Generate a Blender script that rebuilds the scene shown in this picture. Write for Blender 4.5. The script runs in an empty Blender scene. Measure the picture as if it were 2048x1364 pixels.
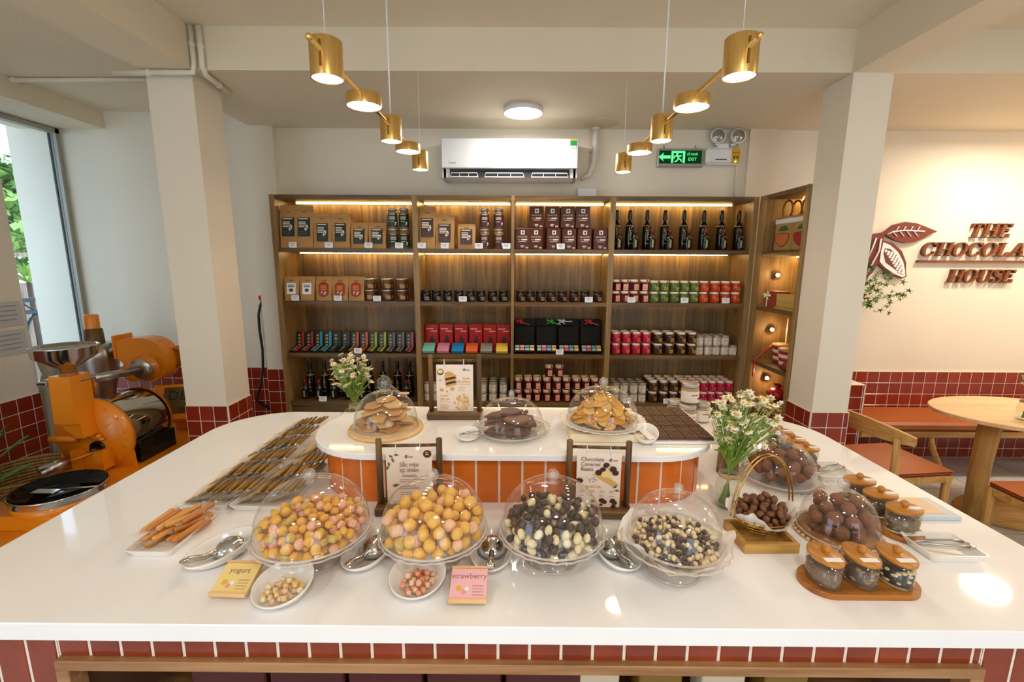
import bpy, math, random
import numpy as np
from mathutils import Vector, Matrix
S = bpy.context.scene
COL = S.collection
PI = math.pi
rnd = random.Random(7)

# ---------------------------------------------------------------- camera geometry
H = 1.72
FPX = 910.2
def _basis(p, r, y):
    cp, sp = math.cos(p), math.sin(p)
    f = np.array([0, cp, -sp]); d = np.array([0, -sp, -cp]); x = np.array([1., 0, 0])
    cr, sr = math.cos(r), math.sin(r)
    B = np.array([cr*x - sr*d, sr*x + cr*d, f])
    cy, sy = math.cos(y), math.sin(y)
    return B @ np.array([[cy, -sy, 0], [sy, cy, 0], [0, 0, 1]]).T
CB = _basis(math.radians(9.9095), math.radians(.3272), math.radians(.2023))
def ray(u, v): return CB.T @ np.array([(u-1024)/FPX, (v-682)/FPX, 1.])
def at_z(u, v, z):
    d = ray(u, v); t = (z-H)/d[2]
    return Vector((d[0]*t, d[1]*t, z))
def at_y(u, v, y):
    d = ray(u, v); t = y/d[1]
    return Vector((d[0]*t, y, H+d[2]*t))
def at_x(u, v, x):
    d = ray(u, v); t = x/d[0]
    return Vector((x, d[1]*t, H+d[2]*t))
def proj(p):
    c = CB @ (np.array(p, float)-np.array([0, 0, H]))
    return c[0]/c[2]*FPX+1024, c[1]/c[2]*FPX+682
def ux(u, y, z):
    x = 0.
    for _ in range(4):
        x = at_y(u, proj((x, y, z))[1], y)[0]
    return x

cd = bpy.data.cameras.new('camera'); cam = bpy.data.objects.new('camera', cd); COL.objects.link(cam)
cd.sensor_width = 36; cd.lens = FPX*36/2048; cd.clip_start = .02
R3 = Matrix((tuple(CB[0]), tuple(-CB[1]), tuple(-CB[2]))).transposed()
cam.matrix_world = Matrix.Translation((0, 0, H)) @ R3.to_4x4()
S.camera = cam

# ---------------------------------------------------------------- materials
def lin(c):
    if isinstance(c, str): c = tuple(int(c[i:i+2], 16) for i in (0, 2, 4))
    return tuple(((x/255)/12.92 if x/255 <= .04045 else ((x/255+.055)/1.055)**2.4) for x in c)+(1.,)
MATS = {}
def newmat(name):
    m = bpy.data.materials.new(name); m.use_nodes = True; MATS[name] = m
    nt = m.node_tree
    return m, nt, nt.nodes['Principled BSDF'], nt.nodes['Material Output']
def nd(nt, t, **kw):
    n = nt.nodes.new(t)
    for k, v in kw.items(): setattr(n, k, v)
    return n
def mat(name, c, rough=.5, metal=0., spec=.5, var=0., vscale=8., bump=0., bscale=60., coat=0., stretch=None, c2=None, island=0.):
    if name in MATS: return MATS[name]
    m, nt, b, o = newmat(name)
    b.inputs['Base Color'].default_value = lin(c); b.inputs['Roughness'].default_value = rough
    b.inputs['Metallic'].default_value = metal; b.inputs['Specular IOR Level'].default_value = spec
    b.inputs['Coat Weight'].default_value = coat; b.inputs['Coat Roughness'].default_value = .06
    L = nt.links.new
    if var or c2 or bump or island:
        tc = nd(nt, 'ShaderNodeTexCoord'); mp = nd(nt, 'ShaderNodeMapping')
        mp.inputs['Scale'].default_value = stretch or (1, 1, 1)
        L(tc.outputs['Object'], mp.inputs['Vector'])
    col = None
    if var or c2:
        n = nd(nt, 'ShaderNodeTexNoise'); n.inputs['Scale'].default_value = vscale; n.inputs['Detail'].default_value = 5
        L(mp.outputs[0], n.inputs['Vector'])
        r = nd(nt, 'ShaderNodeValToRGB'); r.color_ramp.elements[0].position = .3; r.color_ramp.elements[1].position = .7
        a = lin(c)
        if c2: r.color_ramp.elements[0].color = a; r.color_ramp.elements[1].color = lin(c2)
        else:
            r.color_ramp.elements[0].color = tuple(x*(1-var) for x in a[:3])+(1,)
            r.color_ramp.elements[1].color = tuple(min(1, x*(1+var)) for x in a[:3])+(1,)
        L(n.outputs['Fac'], r.inputs[0]); col = r.outputs[0]
    if island:
        g = nd(nt, 'ShaderNodeNewGeometry'); hs = nd(nt, 'ShaderNodeHueSaturation'); mr = nd(nt, 'ShaderNodeMapRange')
        mr.inputs['To Min'].default_value = 1-island; mr.inputs['To Max'].default_value = 1+island
        L(g.outputs['Random Per Island'], mr.inputs['Value']); L(mr.outputs[0], hs.inputs['Value'])
        if col: L(col, hs.inputs['Color'])
        else: hs.inputs['Color'].default_value = lin(c)
        col = hs.outputs[0]
    if col: L(col, b.inputs['Base Color'])
    if bump:
        n2 = nd(nt, 'ShaderNodeTexNoise'); n2.inputs['Scale'].default_value = bscale; n2.inputs['Detail'].default_value = 4
        L(mp.outputs[0], n2.inputs['Vector'])
        bp = nd(nt, 'ShaderNodeBump'); bp.inputs['Strength'].default_value = bump; bp.inputs['Distance'].default_value = .01
        L(n2.outputs['Fac'], bp.inputs['Height']); L(bp.outputs[0], b.inputs['Normal'])
    return m
def objvar(name, cols, rough=.4, bump=0., bscale=90., spec=.5):
    """colour picked per object from a list: sweets of one heap"""
    m, nt, b, o = newmat(name); L = nt.links.new
    b.inputs['Roughness'].default_value = rough; b.inputs['Specular IOR Level'].default_value = spec
    oi = nd(nt, 'ShaderNodeObjectInfo'); r = nd(nt, 'ShaderNodeValToRGB'); r.color_ramp.interpolation = 'CONSTANT'
    e = r.color_ramp.elements
    while len(e) < len(cols): e.new(.5)
    for i, c in enumerate(cols): e[i].position = i/len(cols); e[i].color = lin(c)
    L(oi.outputs['Random'], r.inputs[0]); L(r.outputs[0], b.inputs['Base Color'])
    if bump:
        tc = nd(nt, 'ShaderNodeTexCoord')
        n2 = nd(nt, 'ShaderNodeTexNoise'); n2.inputs['Scale'].default_value = bscale; L(tc.outputs['Object'], n2.inputs['Vector'])
        bp = nd(nt, 'ShaderNodeBump'); bp.inputs['Strength'].default_value = bump; bp.inputs['Distance'].default_value = .004
        L(n2.outputs['Fac'], bp.inputs['Height']); L(bp.outputs[0], b.inputs['Normal'])
    return m
def glow(name, c, s):
    if name in MATS: return MATS[name]
    m, nt, b, o = newmat(name)
    e = nd(nt, 'ShaderNodeEmission'); e.inputs[0].default_value = lin(c); e.inputs[1].default_value = s
    nt.links.new(e.outputs[0], o.inputs[0]); return m
def clear(name, tint='ffffff', ior=1.45, rough=.02, haze=0., hazec='ffffff'):
    """thin clear plastic or glass: light passes straight through, the surface mirrors by Fresnel"""
    m, nt, b, o = newmat(name); L = nt.links.new
    t = nd(nt, 'ShaderNodeBsdfTransparent'); t.inputs[0].default_value = lin(tint)
    g = nd(nt, 'ShaderNodeBsdfGlossy'); g.inputs['Roughness'].default_value = rough; g.inputs[0].default_value = (1, 1, 1, 1)
    ge = nd(nt, 'ShaderNodeNewGeometry'); mi = nd(nt, 'ShaderNodeMapRange')
    mi.inputs['To Min'].default_value = ior; mi.inputs['To Max'].default_value = 1/ior
    L(ge.outputs['Backfacing'], mi.inputs['Value'])
    f = nd(nt, 'ShaderNodeFresnel'); L(mi.outputs[0], f.inputs['IOR'])
    mx = nd(nt, 'ShaderNodeMixShader'); L(f.outputs[0], mx.inputs[0]); L(t.outputs[0], mx.inputs[1]); L(g.outputs[0], mx.inputs[2])
    out = mx.outputs[0]
    if haze:
        d = nd(nt, 'ShaderNodeBsdfDiffuse'); d.inputs[0].default_value = lin(hazec)
        m2 = nd(nt, 'ShaderNodeMixShader'); m2.inputs[0].default_value = haze
        L(out, m2.inputs[1]); L(d.outputs[0], m2.inputs[2]); out = m2.outputs[0]
    L(out, o.inputs[0]); return m
def wood(name, c1, c2, axis='x', rough=.45, scale=1., planks=0.):
    m, nt, b, o = newmat(name); L = nt.links.new
    b.inputs['Roughness'].default_value = rough
    tc = nd(nt, 'ShaderNodeTexCoord'); mp = nd(nt, 'ShaderNodeMapping')
    st = {'x': (1.2, 22, 22), 'y': (22, 1.2, 22), 'z': (22, 22, 1.2)}[axis]
    mp.inputs['Scale'].default_value = tuple(q*scale for q in st); L(tc.outputs['Object'], mp.inputs['Vector'])
    n = nd(nt, 'ShaderNodeTexNoise'); n.inputs['Scale'].default_value = 2.2; n.inputs['Detail'].default_value = 7; n.inputs['Distortion'].default_value = .6
    L(mp.outputs[0], n.inputs['Vector'])
    r = nd(nt, 'ShaderNodeValToRGB'); r.color_ramp.elements[0].position = .33; r.color_ramp.elements[1].position = .68
    r.color_ramp.elements[0].color = lin(c1); r.color_ramp.elements[1].color = lin(c2)
    L(n.outputs['Fac'], r.inputs[0]); col = r.outputs[0]
    if planks:
        sp = nd(nt, 'ShaderNodeSeparateXYZ'); L(tc.outputs['Object'], sp.inputs[0])
        ad = nd(nt, 'ShaderNodeMath', operation='ADD'); L(sp.outputs[0], ad.inputs[0]); L(sp.outputs[1], ad.inputs[1])
        dv = nd(nt, 'ShaderNodeMath', operation='DIVIDE'); dv.inputs[1].default_value = planks; L(ad.outputs[0], dv.inputs[0])
        fl = nd(nt, 'ShaderNodeMath', operation='FLOOR'); L(dv.outputs[0], fl.inputs[0])
        wn = nd(nt, 'ShaderNodeTexWhiteNoise', noise_dimensions='1D'); L(fl.outputs[0], wn.inputs['W'])
        mr = nd(nt, 'ShaderNodeMapRange'); mr.inputs['To Min'].default_value = .6; mr.inputs['To Max'].default_value = 1.35; L(wn.outputs[0], mr.inputs['Value'])
        hs = nd(nt, 'ShaderNodeHueSaturation'); L(mr.outputs[0], hs.inputs['Value']); L(col, hs.inputs['Color']); col = hs.outputs[0]
    L(col, b.inputs['Base Color']); return m

# ---------------------------------------------------------------- mesh building
def T(x=0, y=0, z=0): return Matrix.Translation((x, y, z))
def RX(a): return Matrix.Rotation(a, 4, 'X')
def RY(a): return Matrix.Rotation(a, 4, 'Y')
def RZ(a): return Matrix.Rotation(a, 4, 'Z')
def SC(x, y, z): return Matrix.Diagonal((x, y, z, 1))
class MB:
    def __init__(s): s.v = []; s.f = []; s.mi = []; s.sm = []; s.mats = []
    def add(s, vs, fs, m, smooth=False, M=None):
        k = len(s.v)
        if M is not None: vs = [M @ Vector(p) for p in vs]
        s.v += [tuple(p) for p in vs]
        if m not in s.mats: s.mats.append(m)
        i = s.mats.index(m)
        for f in fs: s.f.append(tuple(k+q for q in f)); s.mi.append(i); s.sm.append(smooth)
        return s
    def box(s, c, d, m, M=None, bev=0.):
        a, b, h = d[0]/2, d[1]/2, d[2]/2
        if not bev:
            vs = [(x*a, y*b, z*h) for z in (-1, 1) for y in (-1, 1) for x in (-1, 1)]
            fs = [(0, 2, 3, 1), (4, 5, 7, 6), (0, 1, 5, 4), (2, 6, 7, 3), (0, 4, 6, 2), (1, 3, 7, 5)]
        else:
            r = min(bev, a*.9, b*.9, h*.9); vs = []; ix = {}
            for x in (-1, 1):
                for y in (-1, 1):
                    for z in (-1, 1):
                        ix[x, y, z] = len(vs)
                        vs += [(x*a, y*(b-r), z*(h-r)), (x*(a-r), y*b, z*(h-r)), (x*(a-r), y*(b-r), z*h)]
            fs = []
            for sg in (-1, 1):
                q = [(-1, -1), (1, -1), (1, 1), (-1, 1)]
                if sg < 0: q = q[::-1]
                fs.append([ix[sg, y, z] for y, z in q]); fs.append([ix[y, sg, z]+1 for z, y in q]); fs.append([ix[x, y, sg]+2 for x, y in q])
            for p in (-1, 1):
                for q in (-1, 1):
                    def o(l, w): return l if w > 0 else l[::-1]
                    fs.append(o([ix[-1, p, q]+1, ix[-1, p, q]+2, ix[1, p, q]+2, ix[1, p, q]+1], -p*q))
                    fs.append(o([ix[p, -1, q]+0, ix[p, -1, q]+2, ix[p, 1, q]+2, ix[p, 1, q]+0], p*q))
                    fs.append(o([ix[p, q, -1]+0, ix[p, q, -1]+1, ix[p, q, 1]+1, ix[p, q, 1]+0], -p*q))
            for x in (-1, 1):
                for y in (-1, 1):
                    for z in (-1, 1):
                        k = ix[x, y, z]; fs.append([k, k+1, k+2] if x*y*z > 0 else [k, k+2, k+1])
        MM = T(*c)
        if M is not None: MM = M @ MM
        return s.add(vs, fs, m, False, MM)
    def span(s, x0, x1, y0, y1, z0, z1, m, M=None, bev=0.):
        return s.box(((x0+x1)/2, (y0+y1)/2, (z0+z1)/2), (abs(x1-x0), abs(y1-y0), abs(z1-z0)), m, M, bev)
    def lathe(s, pr, m, n=24, c=(0, 0, 0), M=None, smooth=True, sx=1., sy=1., wob=None):
        vs = []; rows = []
        for r, z in pr:
            if r < 1e-6: rows.append([len(vs)]); vs.append((c[0], c[1], c[2]+z))
            else:
                row = []
                for k in range(n):
                    a = 2*PI*k/n; rr = r*(wob(a, r, z) if wob else 1)
                    row.append(len(vs)); vs.append((c[0]+rr*math.cos(a)*sx, c[1]+rr*math.sin(a)*sy, c[2]+z))
                rows.append(row)
        fs = []
        for a, b in zip(rows, rows[1:]):
            if len(a) == 1 and len(b) == 1: continue
            for k in range(n):
                k2 = (k+1) % n
                if len(a) == 1: fs.append((a[0], b[k2], b[k]))
                elif len(b) == 1: fs.append((a[k], a[k2], b[0]))
                else: fs.append((a[k], a[k2], b[k2], b[k]))
        return s.add(vs, fs, m, smooth, M)
    def cyl(s, r, z0, z1, m, n=20, c=(0, 0, 0), M=None, bev=0., r2=None, sx=1., sy=1.):
        r2 = r if r2 is None else r2
        s.lathe([(r-bev, z0), (r, z0+bev), (r2, z1-bev), (r2-bev, z1)] if bev else [(r, z0), (r2, z1)], m, n, c, M, True, sx, sy)
        for z, q, fl in ((z0, r-bev, 1), (z1, r2-bev, 0)):
            vs = [(c[0]+q*math.cos(2*PI*k/n)*sx, c[1]+q*math.sin(2*PI*k/n)*sy, c[2]+z) for k in range(n)]
            s.add(vs, [tuple(range(n))[::-1] if fl else tuple(range(n))], m, False, M)
        return s
    def ball(s, c, r, m, nu=12, nv=8, M=None, wob=None):
        if not isinstance(r, (tuple, list)): r = (r, r, r)
        MM = T(*c) @ SC(*r)
        if M is not None: MM = M @ MM
        return s.lathe([(math.sin(PI*k/nv) if 0 < k < nv else 0, -math.cos(PI*k/nv)) for k in range(nv+1)], m, nu, M=MM, wob=wob)
    def tube(s, pts, r, m, n=8, closed=False, M=None, cap=True):
        P = [Vector(p) for p in pts]; N = len(P); rs = r if isinstance(r, (list, tuple)) else [r]*N
        vs = []; up = None
        for i, p in enumerate(P):
            if closed: t = P[(i+1) % N]-P[i-1]
            else: t = P[min(i+1, N-1)]-P[max(i-1, 0)]
            t = t.normalized() if t.length > 1e-9 else Vector((0, 0, 1))
            if up is None:
                up = Vector((0, 0, 1)) if abs(t.z) < .9 else Vector((1, 0, 0))
            a = t.cross(up)
            if a.length < 1e-6: a = t.orthogonal()
            a.normalize(); b = t.cross(a).normalized(); up = -b if False else a.cross(t)
            for k in range(n):
                q = 2*PI*k/n; vs.append(p+a*math.cos(q)*rs[i]+b*math.sin(q)*rs[i])
        fs = []
        for i in range(N if closed else N-1):
            j = (i+1) % N
            for k in range(n):
                k2 = (k+1) % n; fs.append((i*n+k, i*n+k2, j*n+k2, j*n+k))
        if cap and not closed: fs += [tuple(range(n))[::-1], tuple((N-1)*n+k for k in range(n))]
        return s.add(vs, fs, m, True, M)
    def prism(s, poly, z0, z1, m, M=None, smooth=False):
        n = len(poly); ar = sum(poly[i-1][0]*poly[i][1]-poly[i][0]*poly[i-1][1] for i in range(n))
        if ar < 0: poly = poly[::-1]
        vs = [(x, y, z0) for x, y in poly]+[(x, y, z1) for x, y in poly]
        s.add(vs, [(i, (i+1) % n, n+(i+1) % n, n+i) for i in range(n)], m, smooth, M)
        return s.add(vs, [tuple(range(n))[::-1], tuple(range(n, 2*n))], m, False, M)
    def grid(s, fn, nu, nv, m, M=None, smooth=True):
        vs = [fn(i/nu, j/nv) for j in range(nv+1) for i in range(nu+1)]; w = nu+1
        return s.add(vs, [(j*w+i, j*w+i+1, (j+1)*w+i+1, (j+1)*w+i) for j in range(nv) for i in range(nu)], m, smooth, M)
    def text(s, t, size, m, M, ex=.0006, align='CENTER'):
        vs, fs = text_geo(t, align)
        k = [(x*size, y*size, z*ex) for x, y, z in vs]
        return s.add(k, fs, m, False, M)
    def mesh(s, name):
        me = bpy.data.meshes.new(name); me.from_pydata(s.v, [], s.f)
        for m in s.mats: me.materials.append(m)
        me.polygons.foreach_set('material_index', s.mi); me.polygons.foreach_set('use_smooth', s.sm)
        me.update(); return me
_tg = {}
def text_geo(t, align='CENTER'):
    if (t, align) in _tg: return _tg[t, align]
    c = bpy.data.curves.new('lettering', 'FONT'); c.body = t; c.size = 1; c.align_x = align; c.extrude = .5; c.resolution_u = 2
    o = bpy.data.objects.new('lettering', c); COL.objects.link(o)
    bpy.context.view_layer.update()
    me = bpy.data.meshes.new_from_object(o.evaluated_get(bpy.context.evaluated_depsgraph_get()))
    vs = [(v.co.x, v.co.y, v.co.z+.5) for v in me.vertices]; fs = [tuple(p.vertices) for p in me.polygons]
    bpy.data.objects.remove(o); bpy.data.curves.remove(c); bpy.data.meshes.remove(me)
    _tg[t, align] = (vs, fs); return vs, fs

# ---------------------------------------------------------------- objects
def ob(name, me, parent=None, loc=None, rot=None, scale=None):
    if isinstance(me, MB): me = me.mesh(name)
    o = bpy.data.objects.new(name, me); COL.objects.link(o)
    if parent: o.parent = parent
    if loc is not None: o.location = loc
    if rot is not None: o.rotation_euler = rot
    if scale is not None: o.scale = (scale,)*3 if not isinstance(scale, (tuple, list)) else scale
    return o
def tag(o, label, cat, group=None, kind=None):
    o['label'] = label; o['category'] = cat
    if group: o['group'] = group
    if kind: o['kind'] = kind
    return o
def struct(name, mb):
    o = ob(name, mb); o['kind'] = 'structure'; return o
def thing(name, parts, label, cat, loc=(0, 0, 0), rz=0., group=None, scale=None, rot=None):
    """an Empty at the base; parts = [(name, mesh, [(subname, mesh)...], label)]"""
    o = bpy.data.objects.new(name, None); COL.objects.link(o); o.empty_display_size = .02
    o.location = loc; o.rotation_euler = rot if rot is not None else (0, 0, rz)
    if scale is not None: o.scale = (scale,)*3 if not isinstance(scale, (tuple, list)) else scale
    tag(o, label, cat, group)
    for p in parts:
        c = ob(p[0], p[1], o)
        if len(p) > 3 and p[3]: c['label'] = p[3]
        for q in (p[2] if len(p) > 2 and p[2] else []): ob(q[0], q[1], c)
    return o
def pm(parts):
    """turn MBs into meshes once so copies share them"""
    out = []
    for p in parts:
        p = list(p)
        if isinstance(p[1], MB): p[1] = p[1].mesh(p[0])
        if len(p) > 2 and p[2]: p[2] = [(q[0], q[1].mesh(q[0]) if isinstance(q[1], MB) else q[1]) for q in p[2]]
        out.append(tuple(p))
    return out
ORD = ['first', 'second', 'third', 'fourth', 'fifth', 'sixth', 'seventh', 'eighth', 'ninth', 'tenth', 'eleventh', 'twelfth', 'thirteenth', 'fourteenth']
def nth(i, n):
    """which of n from the left"""
    if n == 1: return 'only'
    if i == 0: return 'leftmost'
    if i == n-1: return 'rightmost'
    return ORD[i]+' from left'
def heap(n, rf, R, z0, k=.5, tries=60, seed=1, cy=1., curve=0.):
    """drop spheres one by one into a round dish so that they pile into a mound"""
    g = random.Random(seed); P = np.zeros((0, 4)); out = []
    for i in range(n):
        r = rf(g); best = None
        for _ in range(tries):
            a = g.random()*2*PI; d = (R-r)*math.sqrt(g.random()); x, y = d*math.cos(a), d*math.sin(a)*cy
            z = z0+r*1.02+curve*(d/R)**3
            if len(P):
                dd = (P[:, 0]-x)**2+(P[:, 1]-y)**2; q = (P[:, 3]+r)**2-dd; w = q > 0
                if w.any(): z = max(z, (P[w, 2]+np.sqrt(q[w])).max())
            sc = z+k*d*d/R
            if best is None or sc < best[0]: best = (sc, x, y, z)
        out.append((best[1], best[2], best[3], r)); P = np.array(out)
    return out
def spawn(pts, meshes, origin, name, label, cat, group, g=None, rot=True, base_r=1.):
    """meshes: a list, or {colour word: (list, weight)} when the photo tells the colours apart"""
    g = g or random.Random(3)
    lab0, grp0 = label, group
    for x, y, z, r in pts:
        ms = meshes
        if isinstance(meshes, dict):
            cw_ = g.choices(list(meshes), [q[1] for q in meshes.values()])[0]; ms = meshes[cw_][0]; label = cw_+' '+lab0; group = cw_+' '+grp0
        o = ob(name, g.choice(ms), None, (origin[0]+x, origin[1]+y, origin[2]+z),
               (g.random()*6, g.random()*6, g.random()*6) if rot else (0, 0, g.random()*6), r/base_r)
        tag(o, label, cat, group)
# ---------------------------------------------------------------- shared materials
paint = mat('cream_paint', 'ebe1ce', .65, var=.02, vscale=2, bump=.04, bscale=140)
ceilm = mat('ceiling_paint', 'e8dbc2', .7, var=.02, vscale=2, bump=.10, bscale=90)
tile = mat('red_glazed_tile', '8a2a18', .16, var=.12, vscale=9, island=.16, bump=.03, bscale=25)
tileo = mat('orange_glazed_tile', 'd26a1e', .12, var=.10, vscale=14, island=.10, bump=.02, bscale=25)
tilef = mat('rust_glazed_tile', '86341a', .12, var=.14, vscale=14, island=.14, bump=.02, bscale=25)
grout = mat('pale_grout', 'eadccc', .8)
quartz = mat('white_quartz', 'f8f5f3', .05, spec=.5, var=.015, vscale=5)
white = mat('white_porcelain', 'f4efe8', .16)
whitep = mat('white_plastic', 'eceef0', .3)
paper = mat('paper', 'f2ead8', .7)
cardw = mat('white_card', 'f0f2f6', .6)
black = mat('black', '0c0c0d', .4)
dark = mat('dark_grey', '26262a', .5)
steel = mat('polished_steel', 'd8d8d8', .12, metal=1.)
steelb = mat('brushed_steel', 'b8b6b2', .3, metal=1.)
gold = mat('brushed_brass', 'e6bf74', .30, metal=1., var=.10, vscale=3, stretch=(60, 60, 1))
goldw = mat('gold_wire', 'd8a650', .2, metal=1.)
acry = clear('clear_acrylic', 'fbfbfb', 1.52, .015, .022, 'fff8f0')
acryk = clear('acrylic_knob', 'f8f6f4', 1.6, .03, .12, 'fffaf6')  # white haze mixed into the colour stands for the knob's sparkle
acrye = clear('acrylic_edge', 'f6f4f0', 1.6, .05, .30, 'fff6ee')  # stronger white haze in the colour, for bright highlights along the rims
glass = clear('clear_glass', 'f4f8f4', 1.52, .01, .03, 'eef2ee')
bagpl = clear('clear_wrapper', 'f6f2ea', 1.4, .15, .20, 'fbeadc')
windowglass = clear('window_glass', 'f4faff', 1.4, .0)
walnut = wood('walnut_board', '4f3a1c', '7a5c32', 'x', .4)
walnutv = wood('walnut_back', '5e4620', '8a6c38', 'z', .42, .8, .105)
walnutd = wood('walnut_edge', '7e6238', 'a08050', 'z', .42)
oak = wood('oak_wood', 'b07f3e', 'd6a862', 'x', .45, .8)
oakz = wood('oak_upright', 'b07f3e', 'd0a05a', 'z', .45, .8)
acacia = wood('acacia_wood', '8a4f1c', 'b87428', 'x', .35, 1.2)
lidwood = wood('bamboo_lid', 'a8671c', 'c98a36', 'x', .35, 1.)
stained = wood('stained_wood', '44290f', '84602c', 'z', .5, 1.2)
stainedx = wood('stained_base', '45301a', '7c5a30', 'x', .5, 1.2)
pale_wood = wood('pale_wood', 'dca866', 'f0c890', 'x', .5, 1.)
kraft = mat('kraft_paper', 'b98d55', .75, var=.06, vscale=14, bump=.05)
# ---------------------------------------------------------------- the room
YB, ZC, ZF, ZL = 3.904, 2.771, 2.995, 2.89      # back wall, low ceiling, front ceiling, left ceiling
XR, XL, YF = 5.2, -3.72, -3.2
floor_tile, nt, b, o_ = newmat('grey_floor_tile'); b.inputs['Roughness'].default_value = .35
tc = nd(nt, 'ShaderNodeTexCoord'); br = nd(nt, 'ShaderNodeTexBrick'); br.offset = 0
br.inputs['Scale'].default_value = 1; br.inputs['Brick Width'].default_value = .3; br.inputs['Row Height'].default_value = .3; br.inputs['Mortar Size'].default_value = .003
br.inputs['Color1'].default_value = lin('d2d3d2'); br.inputs['Color2'].default_value = lin('c4c6c8'); br.inputs['Mortar'].default_value = lin('807c78')
nt.links.new(tc.outputs['Object'], br.inputs[0]); nt.links.new(br.outputs[0], b.inputs['Base Color'])
m = MB(); m.span(XL-.3, XR+.2, YF, YB+.2, -.1, 0, floor_tile); struct('floor', m)
m = MB()
m.span(-2.118, XR+.2, 2.775, YB+.2, ZC, 3.2, ceilm)
m.span(-1.81, 1.885, YF, 2.775, ZF, 3.2, ceilm); m.span(2.1, XR+.2, YF, 2.775, ZF, 3.2, ceilm)
m.span(XL-.3, -2.118, YF, YB+.2, ZL, 3.2, ceilm); struct('ceiling', m)
m = MB(); m.span(-2.105, -1.81, YF, 2.775, 2.768, 3.2, ceilm); struct('trim_1', m)          # beam over the left column
m = MB(); m.span(1.885, 2.1, YF, 2.775, 2.768, 3.2, ceilm); struct('trim_2', m)              # beam over the right column
m = MB(); m.span(XL-.3, -3.31, YF, YB, 2.755, 2.9, ceilm); struct('trim_3', m)               # beam over the window
m = MB(); m.span(XL-.4, XR+.2, YB, YB+.2, 0, 3.2, paint); struct('wall_back', m)
m = MB(); m.span(XR, XR+.2, YF, YB, 0, 3.2, paint); struct('wall_right', m)
m = MB(); m.span(XL-.3, -3.35, -.6, 3.09, 0, 2.76, paint); m.span(XL-.3, -3.35, YF, -2.6, 0, 2.76, paint)
m.span(XL-.3, -3.35, -2.6, -.6, 0, .5, paint)
struct('wall_left', m)
m = MB(); m.span(XL-.3, XR+.2, YF-.2, YF, 2.6, 3.2, paint)                                   # shop front behind the camera: piers and lintel round wide openings
for x0, x1 in ((-4.0, -3.3), (-2.0, 1.0), (2.8, 5.4)): m.span(x0, x1, YF-.2, YF, 0, 2.6, paint)
struct('wall_front', m)
# columns
m = MB(); m.span(-2.105, -1.84, 2.805, 3.06, 0, 2.77, paint); struct('wall_column_left', m)
m = MB(); m.span(1.885, 2.11, 2.762, 3.012, 0, 2.77, paint); struct('wall_column_right', m)
m = MB(); m.span(-2.135, -1.93, 3.84, YB, 0, ZC, paint); struct('trim_4', m)                 # pilasters
m = MB(); m.span(1.88, 2.1, 3.87, YB, 0, ZC, paint); struct('trim_5', m)
def tiles(mb, o, u, W, h, tw=.1008, th=.1008, t=tile, dep=.006, gap=.0045, top=True):
    """square tiles on a vertical face, laid from the top down; o = top left corner, u = direction along the wall"""
    u = Vector(u).normalized(); n = Vector((u.y, -u.x, 0)); o = Vector(o)
    M = Matrix(((u.x, -n.x, 0, o.x), (u.y, -n.y, 0, o.y), (0, 0, 1, o.z), (0, 0, 0, 1)))
    mb.span(0, W, -.0062, .004, -h, 0, grout, M)
    x = 0
    while x < W-.004:
        w = min(tw, W-x); z = 0
        if w < .012: break
        while z < h-.004:
            hh = min(th, h-z)
            mb.box((x+w/2, -.002-dep/2, -z-hh/2), (w-gap, dep, hh-gap), t, M, .0015); z += th
        x += tw
WH = .79
m = MB(); tiles(m, (XL+.0, YB-.004, WH), (1, 0, 0), 1.585, WH); tiles(m, (-2.135, YB-.004-.064, WH), (1, 0, 0), .27, WH); struct('trim_6', m)
m = MB(); tiles(m, (2.2, YB-.004, WH), (1, 0, 0), XR-2.2, WH); struct('trim_7', m)
m = MB(); tiles(m, (-3.346, -.6, WH), (0, 1, 0), 3.69, WH); struct('trim_8', m)
m = MB(); tiles(m, (-2.105, 2.801, WH+.005), (1, 0, 0), .269, WH, .0897); tiles(m, (-1.836, 2.801, WH+.005), (0, 1, 0), .26, WH); struct('trim_9', m)
m = MB(); tiles(m, (1.881, 2.758, WH+.005), (1, 0, 0), .233, WH); tiles(m, (1.881, 3.016, WH+.005), (0, -1, 0), .258, WH)
tiles(m, (2.114, 2.758, WH+.005), (0, 1, 0), .258, WH); struct('trim_10', m)
m = MB(); m.span(2.36, 2.776, 3.5, YB-.02, 0, .775, paint)
tiles(m, (2.36, 3.496, .775), (1, 0, 0), .416, .775); tiles(m, (2.78, 3.496, .775), (0, 1, 0), .38, .775); struct('trim_11', m)
# window in the left wall and what is outside it
fr = mat('window_frame_grey', 'a9a698', .4)
m = MB()
m.span(XL-.03, XL+.03, 3.87, YB-.002, .1, 2.75, fr); m.span(XL-.03, XL+.03, 3.095, YB-.002, 2.715, 2.75, fr); m.span(XL-.032, XL-.02, 3.862, 3.871, .1, 2.75, dark)
m.span(XL-.03, XL+.03, 3.095, YB-.002, .1, .16, fr); m.span(XL-.03, XL+.03, 3.095, 3.15, .1, 2.75, fr)
w1 = struct('window_1', m)
m = MB(); m.span(XL-.004, XL+.004, 3.15, 3.87, .16, 2.715, windowglass); g1 = ob('pane', m, w1)
m = MB(); m.span(XL-.3, XL+.17, 3.09, YB, -.1, .1, paint); struct('trim_12', m)
outwall = mat('white_exterior_wall', 'eef1f4', .8)
m = MB(); m.span(-4.03, XL-.035, 3.905, 4.3, -.3, 2.9, outwall); m.span(-6, XL-.3, 2.2, 4.1, 2.87, 3.1, outwall); struct('wall_outside', m)
m = MB(); m.span(-14, XL-.3, -6, 14, -.4, -.3, mat('paving', 'b8b4ac', .8, var=.1, vscale=3)); struct('floor_outside', m)
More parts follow.
